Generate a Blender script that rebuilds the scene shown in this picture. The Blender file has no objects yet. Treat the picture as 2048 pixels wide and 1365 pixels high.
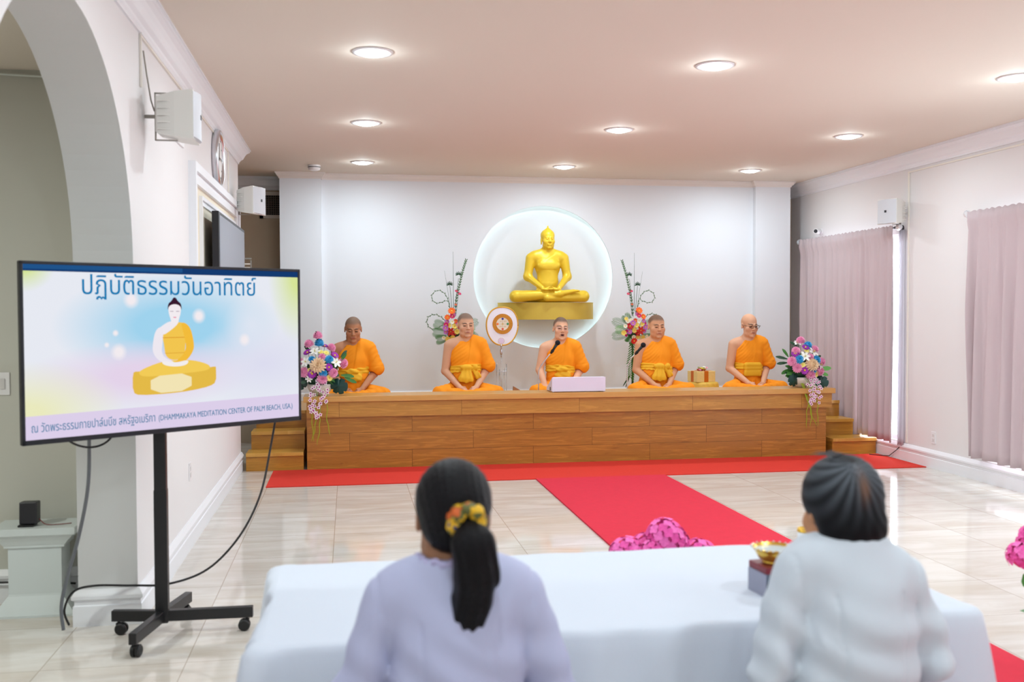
import bpy, math, random
import numpy as np
from mathutils import Vector, Matrix
PI = math.pi
C = bpy.context.scene.collection
sc = bpy.context.scene

# ------------------------------------------------------------------ camera
def set_camera():
    yaw, pitch, roll = 0.163437, -0.0308163, -0.0028247
    cy, sy, cp, sp = math.cos(yaw), math.sin(yaw), math.cos(pitch), math.sin(pitch)
    f = Vector((sy*cp, cy*cp, sp)); r = Vector((cy, -sy, 0)); u = r.cross(f)
    cr, sr = math.cos(roll), math.sin(roll)
    r2 = r*cr + u*sr; u2 = -r*sr + u*cr
    cam = bpy.data.cameras.new('camera'); o = bpy.data.objects.new('camera', cam); C.objects.link(o)
    m = Matrix(((r2.x, u2.x, -f.x, 0), (r2.y, u2.y, -f.y, 0), (r2.z, u2.z, -f.z, 1.55), (0, 0, 0, 1)))
    o.matrix_world = m
    cam.sensor_width = 36; cam.lens = 1978.47/2048*36
    cam.clip_start = .05; cam.clip_end = 200
    cam.dof.use_dof = True; cam.dof.focus_distance = 10.3; cam.dof.aperture_fstop = 2.9
    sc.camera = o
set_camera()

# ------------------------------------------------------------------ world, exposure
w = bpy.data.worlds.new('daylight'); sc.world = w; w.use_nodes = True
bg = w.node_tree.nodes['Background']; bg.inputs[0].default_value = (0.86, 0.93, 1, 1); bg.inputs[1].default_value = 6.0
vs = sc.view_settings; vs.view_transform = 'Standard'; vs.look = 'None'; vs.exposure = 0.45; vs.gamma = 1
try: vs.use_curve_mapping = False
except Exception: pass
LAMP_POWER = 12.5
LAMP_COL = (0.79, 0.94, 1.0)
CEIL = 3.12
LX = (0.155, 2.33, 4.47); LY = (10.6, 8.38, 6.1, 3.85, 1.6, -.65, -2.9)
def lamp_light(kind, loc, power, size, col=(1, 1, 1), rot=(0, 0, 0), spread=None, sizey=None):
    l = bpy.data.lights.new('lamp_light', kind); o = bpy.data.objects.new('lamp_light', l); C.objects.link(o)
    o.location = loc; o.rotation_euler = rot; l.energy = power; l.color = col
    if kind == 'AREA':
        l.shape = 'DISK'; l.size = size
        if sizey: l.shape = 'RECTANGLE'; l.size_y = sizey
        if spread: l.spread = spread
    return o
for y in LY:
    for x in LX:
        lamp_light('AREA', (x, y, CEIL-.045), LAMP_POWER, .15, LAMP_COL)
        lamp_light('POINT', (x, y, CEIL-.075), 1.3, .1, LAMP_COL).data.shadow_soft_size = .02   # the lens also spills sideways over the ceiling
lamp_light('AREA', (-3.4, 3.2, 2.78), 50, .2, (.93, 1, .93))      # unseen lamp, added to brighten the side room

# ------------------------------------------------------------------ helpers
def lin(c):
    return tuple(((v/255)/12.92 if v/255 <= .04045 else ((v/255+.055)/1.055)**2.4) for v in c)
MATS = {}
def mat(name, rgb, rough=.6, metal=0, spec=.5, bump=0, bscale=40, trans=0, emis=0, coat=0, var=0, vscale=6, alpha=1, sss=0):
    if name in MATS: return MATS[name]
    m = bpy.data.materials.new(name); m.use_nodes = True; nt = m.node_tree; b = nt.nodes['Principled BSDF']
    c = lin(rgb)+(1,)
    b.inputs['Base Color'].default_value = c; b.inputs['Roughness'].default_value = rough; b.inputs['Metallic'].default_value = metal
    b.inputs['Specular IOR Level'].default_value = spec; b.inputs['Coat Weight'].default_value = coat
    b.inputs['Transmission Weight'].default_value = trans; b.inputs['Alpha'].default_value = alpha
    if emis: b.inputs['Emission Color'].default_value = c; b.inputs['Emission Strength'].default_value = emis
    tc = nt.nodes.new('ShaderNodeTexCoord')
    if var:
        n = nt.nodes.new('ShaderNodeTexNoise'); n.inputs['Scale'].default_value = vscale; n.inputs['Detail'].default_value = 4
        nt.links.new(tc.outputs['Object'], n.inputs['Vector'])
        mx = nt.nodes.new('ShaderNodeMix'); mx.data_type = 'RGBA'
        mx.inputs[6].default_value = tuple(max(0, v*(1-var)) for v in c[:3])+(1,); mx.inputs[7].default_value = tuple(min(1, v*(1+var)) for v in c[:3])+(1,)
        nt.links.new(n.outputs['Fac'], mx.inputs[0]); nt.links.new(mx.outputs[2], b.inputs['Base Color'])
    if bump:
        n = nt.nodes.new('ShaderNodeTexNoise'); n.inputs['Scale'].default_value = bscale; n.inputs['Detail'].default_value = 3
        nt.links.new(tc.outputs['Object'], n.inputs['Vector'])
        bp = nt.nodes.new('ShaderNodeBump'); bp.inputs['Strength'].default_value = bump; bp.inputs['Distance'].default_value = .01
        nt.links.new(n.outputs['Fac'], bp.inputs['Height']); nt.links.new(bp.outputs[0], b.inputs['Normal'])
    MATS[name] = m; return m
def emat(name, rgb, s):
    if name in MATS: return MATS[name]
    m = bpy.data.materials.new(name); m.use_nodes = True; nt = m.node_tree; nt.nodes.clear()
    e = nt.nodes.new('ShaderNodeEmission'); o = nt.nodes.new('ShaderNodeOutputMaterial'); e.inputs[0].default_value = lin(rgb)+(1,); e.inputs[1].default_value = s
    nt.links.new(e.outputs[0], o.inputs[0]); MATS[name] = m; return m
def attr_mat(name, rough=.55, metal=0, bump=0, bscale=60, spec=.3):
    if name in MATS: return MATS[name]
    m = mat(name, (255, 255, 255), rough, metal, spec, bump=bump, bscale=bscale); nt = m.node_tree
    a = nt.nodes.new('ShaderNodeAttribute'); a.attribute_name = 'Col'
    nt.links.new(a.outputs['Color'], nt.nodes['Principled BSDF'].inputs['Base Color']); return m

class MB:
    def __init__(s): s.v = []; s.f = []; s.mi = []; s.m = 0
    def add(s, vs, fs):
        n = len(s.v); s.v += [tuple(p) for p in vs]; s.f += [tuple(i+n for i in f) for f in fs]; s.mi += [s.m]*len(fs); return s
    def box(s, x0, x1, y0, y1, z0, z1, bev=0):
        if bev:
            P = []; b = min(bev, (x1-x0)/2.01, (y1-y0)/2.01, (z1-z0)/2.01)
            bm = __import__('bmesh').new(); bmesh = __import__('bmesh')
            bmesh.ops.create_cube(bm, size=1)
            for v in bm.verts: v.co = Vector(((x0+x1)/2+v.co.x*(x1-x0), (y0+y1)/2+v.co.y*(y1-y0), (z0+z1)/2+v.co.z*(z1-z0)))
            bmesh.ops.bevel(bm, geom=bm.edges[:], offset=b, segments=2, affect='EDGES', profile=.5)
            bm.verts.index_update(); vs = [v.co.copy() for v in bm.verts]; fs = [[v.index for v in f.verts] for f in bm.faces]; bm.free()
            return s.add(vs, fs)
        v = [(x, y, z) for z in (z0, z1) for y in (y0, y1) for x in (x0, x1)]
        return s.add(v, [(0, 2, 3, 1), (4, 5, 7, 6), (0, 1, 5, 4), (2, 6, 7, 3), (0, 4, 6, 2), (1, 3, 7, 5)])
    def tube(s, pts, r, n=8, cap=True):
        pts = [Vector(p) for p in pts]; rs = r if isinstance(r, (list, tuple)) else [r]*len(pts); vs = []; fs = []
        prev = None
        for i, p in enumerate(pts):
            t = (pts[min(i+1, len(pts)-1)]-pts[max(i-1, 0)]).normalized()
            if prev is None: a = t.orthogonal().normalized()
            else: a = (prev-t*prev.dot(t)); a = a.normalized() if a.length > 1e-6 else t.orthogonal().normalized()
            prev = a; b = t.cross(a)
            for k in range(n): vs.append(p+(a*math.cos(2*PI*k/n)+b*math.sin(2*PI*k/n))*rs[i])
        for i in range(len(pts)-1):
            for k in range(n): fs.append((i*n+k, i*n+(k+1) % n, (i+1)*n+(k+1) % n, (i+1)*n+k))
        if cap: fs.append(tuple(range(n))[::-1]); fs.append(tuple(range((len(pts)-1)*n, len(pts)*n)))
        return s.add(vs, fs)
    def lathe(s, prof, c=(0, 0, 0), n=24, axis='z', a0=0, a1=2*PI):
        full = abs(a1-a0-2*PI) < 1e-6; m = n if full else n+1; vs = []; fs = []
        for (r, h) in prof:
            for k in range(m):
                a = a0+(a1-a0)*k/n; x, y = r*math.cos(a), r*math.sin(a)
                p = (x, y, h) if axis == 'z' else ((h, x, y) if axis == 'x' else (x, h, y))
                vs.append((p[0]+c[0], p[1]+c[1], p[2]+c[2]))
        for i in range(len(prof)-1):
            for k in range(n if full else n):
                k2 = (k+1) % m
                fs.append((i*m+k, i*m+k2, (i+1)*m+k2, (i+1)*m+k))
        return s.add(vs, fs)
    def prism(s, poly, fn0, fn1):
        n = len(poly); vs = [fn0(*p) for p in poly]+[fn1(*p) for p in poly]
        fs = [tuple(range(n))[::-1], tuple(range(n, 2*n))]+[(i, (i+1) % n, n+(i+1) % n, n+i) for i in range(n)]
        return s.add(vs, fs)
    def ball(s, c, r, n=10, m=8):
        r = r if isinstance(r, (tuple, list)) else (r, r, r); vs = []; fs = []
        for i in range(m+1):
            for k in range(n):
                th = PI*i/m; ph = 2*PI*k/n
                vs.append((c[0]+r[0]*math.sin(th)*math.cos(ph), c[1]+r[1]*math.sin(th)*math.sin(ph), c[2]+r[2]*math.cos(th)))
        for i in range(m):
            for k in range(n): fs.append((i*n+k, (i+1)*n+k, (i+1)*n+(k+1) % n, i*n+(k+1) % n))
        return s.add(vs, fs)
    def build(s, name, m, parent=None, smooth=False, fix=True):
        me = bpy.data.meshes.new(name); me.from_pydata(s.v, [], s.f); ms = m if isinstance(m, (list, tuple)) else [m]
        for x in ms: me.materials.append(x)
        me.polygons.foreach_set('material_index', s.mi)
        if fix:
            bmesh = __import__('bmesh'); bm = bmesh.new(); bm.from_mesh(me); bmesh.ops.recalc_face_normals(bm, faces=bm.faces[:]); bm.to_mesh(me); bm.free()
        me.validate(); me.update()
        if smooth: me.polygons.foreach_set('use_smooth', [True]*len(me.polygons))
        o = bpy.data.objects.new(name, me); C.objects.link(o)
        if smooth == 'auto':
            md = o.modifiers.new('edges', 'EDGE_SPLIT'); md.split_angle = math.radians(35)
        if parent: o.parent = parent
        return o
def thing(name, label, cat, loc=(0, 0, 0), rz=0, group=None):
    o = bpy.data.objects.new(name, None); C.objects.link(o); o.location = loc; o.rotation_euler = (0, 0, rz)
    return tag(o, label, cat, group)
def tag(o, label, cat, group=None):
    o['label'] = label; o['category'] = cat
    if group: o['group'] = group
    return o
def struct(name, mb, m, smooth=False, fix=True):
    o = mb.build(name, m, None, smooth, fix); o['kind'] = 'structure'; return o
def copy_tree(o, parent=None):
    c = o.copy(); C.objects.link(c); c.parent = parent
    for ch in list(o.children): copy_tree(ch, c)
    return c
def text_mesh(name, body, size, m, parent, loc, rot=(PI/2, 0, 0), align='CENTER', width=None, ext=.0006, sx=1, offset=0):
    cu = bpy.data.curves.new(name, 'FONT'); cu.body = body; cu.size = size; cu.align_x = align; cu.extrude = ext; cu.offset = offset; cu.resolution_u = 3 if 'caption' in name else 12
    t = bpy.data.objects.new(name+'_text', cu); C.objects.link(t); bpy.context.view_layer.update()
    dg = bpy.context.evaluated_depsgraph_get(); me = bpy.data.meshes.new_from_object(t.evaluated_get(dg))
    bpy.data.objects.remove(t); bpy.data.curves.remove(cu)
    if width:
        xs = [v.co.x for v in me.vertices]; k = width/(max(xs)-min(xs)); c0 = (max(xs)+min(xs))/2
        for v in me.vertices: v.co.x = (v.co.x-c0)*k
    me.materials.clear(); me.materials.append(m)
    o = bpy.data.objects.new(name, me); C.objects.link(o); o.parent = parent; o.location = loc; o.rotation_euler = rot; return o

# ------------------------------------------------------------------ solid modelling of figures (distance fields -> one surface)
def axis_grid(segs):
    out = [segs[0][0]]
    for a, b, h in segs:
        n = max(1, int(round((b-a)/h))); out += list(np.linspace(a, b, n+1)[1:])
    return np.array(out, dtype=np.float32)
class Field:
    def __init__(s, xs, ys, zs):
        s.x, s.y, s.z = xs, ys, zs; s.F = np.full((len(xs), len(ys), len(zs)), .5, np.float32)
    def _do(s, fn, lo, hi, k, mode, T):
        if T is not None:
            R, c, sca = T; mid = (np.array(lo)+np.array(hi))/2; half = np.linalg.norm(np.array(hi)-np.array(lo))/2*sca
            wc = R@mid*sca+c; lo = wc-half; hi = wc+half
        mg = k+.045
        i0, i1 = np.searchsorted(s.x, lo[0]-mg), np.searchsorted(s.x, hi[0]+mg)
        j0, j1 = np.searchsorted(s.y, lo[1]-mg), np.searchsorted(s.y, hi[1]+mg)
        k0, k1 = np.searchsorted(s.z, lo[2]-mg), np.searchsorted(s.z, hi[2]+mg)
        if i1 <= i0 or j1 <= j0 or k1 <= k0: return
        X = s.x[i0:i1, None, None]; Y = s.y[None, j0:j1, None]; Z = s.z[None, None, k0:k1]
        if T is not None:
            px, py, pz = X-c[0], Y-c[1], Z-c[2]
            X = (R[0, 0]*px+R[1, 0]*py+R[2, 0]*pz)/sca; Y = (R[0, 1]*px+R[1, 1]*py+R[2, 1]*pz)/sca; Z = (R[0, 2]*px+R[1, 2]*py+R[2, 2]*pz)/sca
            d = fn(X, Y, Z)*sca
        else: d = fn(X, Y, Z)
        A = s.F[i0:i1, j0:j1, k0:k1]
        if mode == 'u':
            h = np.maximum(k-np.abs(A-d), 0)/k; A[...] = np.minimum(A, d)-h*h*k*.25
        else:
            d = -d; h = np.maximum(k-np.abs(A-d), 0)/k; A[...] = np.maximum(A, d)+h*h*k*.25
    def ell(s, c, r, k=.02, T=None, mode='u'):
        def fn(X, Y, Z):
            a, b, e = X-c[0], Y-c[1], Z-c[2]
            k0 = np.sqrt((a/r[0])**2+(b/r[1])**2+(e/r[2])**2)+1e-6
            k1 = np.sqrt((a/r[0]**2)**2+(b/r[1]**2)**2+(e/r[2]**2)**2)+1e-6
            return k0*(k0-1)/k1
        s._do(fn, np.array(c)-np.array(r), np.array(c)+np.array(r), k, mode, T)
    def cone(s, a, b, ra, rb, k=.02, T=None, mode='u', sq=(1, 1, 1)):
        a = np.array(a, float); b = np.array(b, float); ab = b-a; L = (ab@ab)+1e-9; R = max(ra, rb)
        def fn(X, Y, Z):
            t = np.clip(((X-a[0])*ab[0]+(Y-a[1])*ab[1]+(Z-a[2])*ab[2])/L, 0, 1)
            dx, dy, dz = (X-a[0]-t*ab[0])/sq[0], (Y-a[1]-t*ab[1])/sq[1], (Z-a[2]-t*ab[2])/sq[2]
            return (np.sqrt(dx*dx+dy*dy+dz*dz)-(ra+(rb-ra)*t))*min(sq)
        s._do(fn, np.minimum(a, b)-R, np.maximum(a, b)+R, k, mode, T)
    def grids(s): return s.x[:, None, None], s.y[None, :, None], s.z[None, None, :]
    def cut(s, fn, k=.008):
        X, Y, Z = s.grids(); d = fn(X, Y, Z); h = np.maximum(k-np.abs(s.F-d), 0)/k
        s.F = (np.maximum(s.F, d)+h*h*k*.25).astype(np.float32)
    def disp(s, fn): X, Y, Z = s.grids(); s.F = (s.F+fn(X, Y, Z)).astype(np.float32)
    def mesh(s, name, m, parent, colfn=None):
        F = s.F; S = F < 0; nx, ny, nz = F.shape
        F[0] = F[-1] = 1; F[:, 0] = F[:, -1] = 1; F[:, :, 0] = F[:, :, -1] = 1; S = F < 0
        cnt = np.zeros((nx-1, ny-1, nz-1), np.int8)
        offs = [(i, j, k) for i in (0, 1) for j in (0, 1) for k in (0, 1)]
        for i, j, k in offs: cnt += S[i:nx-1+i, j:ny-1+j, k:nz-1+k]
        act = np.argwhere((cnt > 0) & (cnt < 8)); N = len(act)
        ids = np.full(cnt.shape, -1, np.int32); ids[act[:, 0], act[:, 1], act[:, 2]] = np.arange(N)
        V = {o: F[act[:, 0]+o[0], act[:, 1]+o[1], act[:, 2]+o[2]] for o in offs}
        acc = np.zeros((N, 3)); num = np.zeros(N)
        for a in offs:
            for ax in range(3):
                if a[ax]: continue
                b = list(a); b[ax] = 1; b = tuple(b); va, vb = V[a], V[b]; cr = (va < 0) != (vb < 0)
                t = np.where(cr, va/np.where(cr, va-vb, 1), 0)
                p = np.array(a, float)[None, :].repeat(N, 0); p[:, ax] = t
                acc[cr] += p[cr]; num[cr] += 1
        acc /= num[:, None]; P = np.zeros((N, 3))
        for ax, g in enumerate((s.x, s.y, s.z)): P[:, ax] = g[act[:, ax]]+acc[:, ax]*(g[act[:, ax]+1]-g[act[:, ax]])
        Q = []
        for ax in range(3):
            sl0 = [slice(1, -1)]*3; sl1 = [slice(1, -1)]*3; sl0[ax] = slice(0, -1); sl1[ax] = slice(1, None)
            A, B = S[tuple(sl0)], S[tuple(sl1)]; e = np.argwhere(A != B)
            if not len(e): continue
            flip = A[e[:, 0], e[:, 1], e[:, 2]]; e = e.copy()
            for q in range(3):
                if q != ax: e[:, q] += 1
            u, v = (ax+1) % 3, (ax+2) % 3
            def cell(du, dv):
                c = e.copy(); c[:, u] -= du; c[:, v] -= dv; return ids[c[:, 0], c[:, 1], c[:, 2]]
            q = np.stack([cell(1, 1), cell(0, 1), cell(0, 0), cell(1, 0)], 1)
            q = np.where(flip[:, None], q, q[:, ::-1]); Q.append(q)
        Q = np.concatenate(Q)
        # one light relaxation step for smooth shading
        for _ in range(1):
            sm = np.zeros_like(P); cn = np.zeros(N)
            for a in range(4):
                b = (a+1) % 4; np.add.at(sm, Q[:, a], P[Q[:, b]]); np.add.at(sm, Q[:, b], P[Q[:, a]]); np.add.at(cn, Q[:, a], 1); np.add.at(cn, Q[:, b], 1)
            P = P*.5+.5*sm/np.maximum(cn, 1)[:, None]
        me = bpy.data.meshes.new(name); me.vertices.add(N); me.vertices.foreach_set('co', P.astype(np.float32).ravel())
        me.loops.add(Q.size); me.loops.foreach_set('vertex_index', Q.ravel().astype(np.int32))
        me.polygons.add(len(Q)); me.polygons.foreach_set('loop_start', np.arange(0, Q.size, 4, dtype=np.int32)); me.polygons.foreach_set('use_smooth', np.ones(len(Q), bool))
        me.update(calc_edges=True); me.validate()
        if colfn is not None:
            col = np.ones((N, 4), np.float32); col[:, :3] = colfn(P); at = me.color_attributes.new('Col', 'FLOAT_COLOR', 'POINT'); at.data.foreach_set('color', col.ravel())
        me.materials.append(m); o = bpy.data.objects.new(name, me); C.objects.link(o); o.parent = parent; return o
def sig(v): return 1/(1+np.exp(-np.clip(v, -30, 30)))
def rotm(yaw=0, pitch=0, roll=0):   # yaw>0 turns the face towards +x, pitch>0 bows the head (face looks along -y)
    return np.array(Matrix.Rotation(yaw, 3, 'Z') @ Matrix.Rotation(pitch, 3, 'X') @ Matrix.Rotation(roll, 3, 'Y'))

def add_head(f, T, open_mouth=0, wide=1.0, jaw=1.0, ears=True, nose=1.0):
    f.ell((0, .014, .035), (.075*wide, .092, .084), .02, T)
    f.ell((0, -.020, -.035), (.060*wide*jaw, .066, .082), .03, T)
    f.cone((-.036*jaw, -.030, -.078), (.036*jaw, -.030, -.078), .028, .028, .03, T)
    f.ell((0, -.068, -.104), (.024, .016, .016), .022, T)
    for sx in (-1, 1):
        f.ell((sx*.042*wide, -.056, -.030), (.024, .020, .022), .03, T)
        f.ell((sx*.031, -.1005, -.001), (.020, .0155, .0125), .014, T, 's')
        f.ell((sx*.031, -.077, .000), (.0155, .0105, .0100), .005, T)
        f.cone((sx*.014, -.0845, .019), (sx*.044, -.0735, .019), .0055, .0045, .016, T)
        if ears:
            f.ell((sx*.076*wide, .014, -.006), (.0085, .017, .030), .006, T)
            f.ell((sx*.083*wide, .008, -.002), (.006, .009, .016), .006, T, 's')
    f.cone((0, -.082, .008), (0, -.100, -.030), .0075, .0115*nose, .012, T)
    for sx in (-1, 1): f.ell((sx*.0125*nose, -.093, -.034), (.0085, .009, .0075), .006, T)
    f.ell((0, -.0745, -.066), (.025, .013, .016), .018, T)
    if open_mouth:
        f.ell((0, -.094, -.070), (.019, .014, .0095), .004, T, 's')
        f.cone((-.018, -.086, -.0585), (.018, -.086, -.0585), .0045, .0045, .005, T); f.cone((-.014, -.086, -.081), (.014, -.086, -.081), .005, .005, .005, T)
    else:
        f.cone((-.021, -.084, -.063), (.021, -.084, -.063), .0052, .0052, .005, T); f.cone((-.016, -.084, -.0715), (.016, -.084, -.0715), .0058, .0058, .005, T)
def to_head(P, T):
    R, c, s = T; return ((P-c)@R)/s
def face_colour(P, T, skin, hair=(70, 58, 50), hairamt=.75, open_mouth=0, bare=False, brow=(45, 32, 25), eyes=True):
    q = to_head(P, T); x, y, z = q[:, 0], q[:, 1], q[:, 2]; inh = (z > -.13) & (z < .14) & (np.abs(x) < .1) & (np.abs(y) < .13)
    sk = np.array(lin(skin)); col = np.tile(sk, (len(P), 1)); front = sig((-y-.045)/.004)*inh
    def mixc(m, c): 
        nonlocal col; m = np.clip(m, 0, 1)[:, None]; col = col*(1-m)+np.array(lin(c))*m
    redd = tuple(min(255, v) for v in (skin[0]*1.0, skin[1]*.82, skin[2]*.80))
    mixc(front*np.exp(-((np.abs(x)-.04)**2+(z+.035)**2)/.0006)*.25, redd)
    if not bare:
        line = .064-.95*np.clip(y+.045, 0, 1)-.05*np.clip(np.abs(x)-.05, 0, 1)
        line = np.where(y > .02, .0-.75*(y-.02), line)
        m = sig((z-line)/.005)*inh*sig((.082-np.abs(x)+.0)/.0015)
        m = m*(1-sig((np.abs(x)-.0785)/.001)*(np.abs(z) < .035))
        mixc(m*hairamt, hair)
    lip = front*np.exp(-((x/.021)**4+((z+.067)/(.0085 if not open_mouth else .014))**4)); mixc(lip*.8, (146, 68, 62))
    if open_mouth: mixc(front*np.exp(-((x/.016)**4+((z+.070)/.0085)**4)), (70, 25, 25))
    for sx in (-1, 1):
        bz = .0225-.10*np.abs(np.abs(x-sx*.030)) + .0*x
        mixc(front*np.exp(-(((x-sx*.032)/.0205)**4+((z-bz)/.0062)**2))*.95, brow)
        if eyes:
            mixc(front*np.exp(-(((x-sx*.031)/.0150)**4+((z+.0030)/.0056)**2))*1.0, (26, 16, 12))
    mixc(front*np.exp(-(((np.abs(x)-.0085)/.0035)**2+((z+.041)/.0022)**2))*.6, (60, 30, 22))
    return col

# ================================================================== SETTING
wallp = mat('wall_paint', (230, 226, 226), .75, bump=.04, bscale=90)
backp = mat('backdrop_paint', (228, 230, 236), .7)
trimp = mat('trim_paint', (238, 238, 242), .45)
ceilp = mat('ceiling_paint', (224, 212, 199), .8, bump=.03, bscale=120)
corrp = mat('corridor_paint', (205, 185, 160), .75)
sidep = mat('side_room_paint', (200, 199, 190), .75)
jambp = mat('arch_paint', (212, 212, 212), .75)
creamp = mat('niche_paint', (236, 226, 205), .7)

def floor_material():
    m = bpy.data.materials.new('marble_tiles'); m.use_nodes = True; nt = m.node_tree; b = nt.nodes['Principled BSDF']; L = nt.links.new
    tc = nt.nodes.new('ShaderNodeTexCoord')
    mp = nt.nodes.new('ShaderNodeMapping'); L(tc.outputs['Object'], mp.inputs[0]); mp.inputs['Location'].default_value = (.11+.61*20, -4.5+.61*20, 0)
    br = nt.nodes.new('ShaderNodeTexBrick'); L(mp.outputs[0], br.inputs['Vector']); br.offset = 0; br.inputs['Scale'].default_value = 1
    br.inputs['Brick Width'].default_value = .61; br.inputs['Row Height'].default_value = .61; br.inputs['Mortar Size'].default_value = .0028; br.inputs['Mortar Smooth'].default_value = .4
    br.inputs['Color1'].default_value = (0, 0, 0, 1); br.inputs['Color2'].default_value = (1, 1, 1, 1)
    mp2 = nt.nodes.new('ShaderNodeMapping'); L(tc.outputs['Object'], mp2.inputs[0]); mp2.inputs['Scale'].default_value = (.8, 3.6, 1); mp2.inputs['Rotation'].default_value = (0, 0, .12)
    av = nt.nodes.new('ShaderNodeVectorMath'); av.operation = 'MULTIPLY_ADD'; L(br.outputs['Color'], av.inputs[0]); av.inputs[1].default_value = (7, 3, 5); L(mp2.outputs[0], av.inputs[2])
    n1 = nt.nodes.new('ShaderNodeTexNoise'); L(av.outputs[0], n1.inputs['Vector']); n1.inputs['Scale'].default_value = 1.6; n1.inputs['Detail'].default_value = 8; n1.inputs['Roughness'].default_value = .62; n1.inputs['Distortion'].default_value = .8
    cr = nt.nodes.new('ShaderNodeValToRGB'); L(n1.outputs['Fac'], cr.inputs[0]); e = cr.color_ramp.elements
    e[0].position = .28; e[0].color = lin((203, 190, 176))+(1,); e[1].position = .62; e[1].color = lin((222, 216, 210))+(1,)
    x = cr.color_ramp.elements.new(.45); x.color = lin((211, 202, 193))+(1,)
    mx = nt.nodes.new('ShaderNodeMix'); mx.data_type = 'RGBA'; L(br.outputs['Fac'], mx.inputs[0]); L(cr.outputs[0], mx.inputs[6]); mx.inputs[7].default_value = lin((176, 160, 144))+(1,)
    L(mx.outputs[2], b.inputs['Base Color']); b.inputs['Roughness'].default_value = .07; b.inputs['Specular IOR Level'].default_value = .6
    n2 = nt.nodes.new('ShaderNodeTexNoise'); L(tc.outputs['Object'], n2.inputs['Vector']); n2.inputs['Scale'].default_value = 2.2
    bp = nt.nodes.new('ShaderNodeBump'); bp.inputs['Strength'].default_value = .05; bp.inputs['Distance'].default_value = .02; L(n2.outputs['Fac'], bp.inputs['Height']); L(bp.outputs[0], b.inputs['Normal'])
    return m
FLOOR = floor_material()
struct('floor', MB().box(-6.2, 5.75, -4.2, 13.2, -.1, 0), FLOOR)
struct('ceiling', MB().box(-1.33, 5.75, -4.2, 13.2, CEIL, CEIL+.1).box(-4.2, -1.33, 5.75, 13.2, CEIL, CEIL+.1), ceilp)
struct('ceiling', MB().box(-6.2, -1.33, -4.2, 5.75, 2.825, 2.925), ceilp)

# left wall with the arch, as an outline extruded through the wall's thickness
XF, XB = -1.046, -1.326
AC, AZ, AR, AH = 4.06, 1.77, 1.06, 1.0
mb = MB(); arch = [(AC+AR*math.cos(a), AZ+AH*math.sin(a)) for a in [PI*i/40 for i in range(41)]]
def slab(poly): mb.prism(poly, lambda y, z: (XF, y, z), lambda y, z: (XB, y, z))
slab([(AC+AR, 0), (9.9, 0), (9.9, CEIL), (AC+AR, CEIL)])
slab([(-4.2, 0), (AC-AR, 0), (AC-AR, CEIL), (-4.2, CEIL)])
for i in range(40):
    (y0, z0), (y1, z1) = arch[i], arch[i+1]; slab([(y0, z0), (y0, CEIL), (y1, CEIL), (y1, z1)])
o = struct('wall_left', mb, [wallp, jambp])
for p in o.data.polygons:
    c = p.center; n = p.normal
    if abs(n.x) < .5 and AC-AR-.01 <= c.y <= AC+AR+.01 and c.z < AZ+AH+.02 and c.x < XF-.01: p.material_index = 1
struct('wall_side_room_back', MB().box(-6.2, XB, 5.6, 5.75, 0, CEIL), sidep)
struct('wall_side_room_left', MB().box(-6.3, -6.2, -4.2, 5.75, 0, CEIL), sidep)
struct('wall_rear', MB().box(-6.3, 5.9, -4.3, -4.2, 0, CEIL), wallp)
struct('wall_back', MB().box(-4.2, 5.75, 11.98, 12.12, 0, CEIL), corrp)
struct('wall_corridor_left', MB().box(-4.3, -4.2, 5.75, 12.12, 0, CEIL), corrp)

# right wall with two window openings
XR = 5.61
W1 = (9.40, 11.35, .19, 2.33); W2 = (5.3, 7.98, .19, 2.36)
mb = MB(); b = lambda y0, y1, z0, z1: mb.box(XR, XR+.14, y0, y1, z0, z1)
b(-4.2, W2[0], 0, CEIL); b(W2[1], W1[0], 0, CEIL); b(W1[1], 12.12, 0, CEIL)
for W in (W1, W2): b(W[0], W[1], 0, W[2]); b(W[0], W[1], W[3], CEIL)
struct('wall_right', mb, wallp)
glass = mat('window_glass', (255, 255, 255), 0, trans=1); glass.node_tree.nodes['Principled BSDF'].inputs['IOR'].default_value = 1.02
for n, W in ((1, W1), (2, W2)):
    m = MB(); t = .05
    m.box(XR+.05, XR+.11, W[0], W[1], W[2], W[2]+t); m.box(XR+.05, XR+.11, W[0], W[1], W[3]-t, W[3])
    for y in (W[0], (W[0]+W[1])/2-t/2, W[1]-t): m.box(XR+.05, XR+.11, y, y+t, W[2]+t, W[3]-t)
    o = struct('window_%d' % n, m, trimp)
    g = MB().box(XR+.078, XR+.082, W[0]+.02, W[1]-.02, W[2]+.02, W[3]-.02).build('window_pane', glass, o)

# backdrop wall with a round recess
BX0, BX1, BY = -.76, 5.36, 11.47
DC = (2.29, 1.945); DR = .843
mb = MB()
mb.box(BX0, -.30, BY, 11.75, 0, CEIL); mb.box(4.91, BX1, BY, 11.75, 0, CEIL)
struct('wall_backdrop_pilasters', mb, backp)
mb = MB(); YW = 11.55; n = 96
circ = [(DC[0]+DR*math.cos(2*PI*i/n+PI/4), DC[1]+DR*math.sin(2*PI*i/n+PI/4)) for i in range(n)]
def ray_rect(cx, cz, a):
    dx, dz = math.cos(a), math.sin(a); ts = []
    for v, d, lo, hi in ((cx, dx, -.30, 4.91), (cz, dz, 0, CEIL)):
        if abs(d) > 1e-9: ts.append(((hi if d > 0 else lo)-v)/d)
    t = min(x for x in ts if x > 0); return (cx+dx*t, cz+dz*t)
corners = [(4.91, CEIL), (-.30, CEIL), (-.30, 0), (4.91, 0)]
angs = sorted([2*PI*i/n for i in range(n)]+[math.atan2(c[1]-DC[1], c[0]-DC[0]) % (2*PI) for c in corners])
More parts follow.
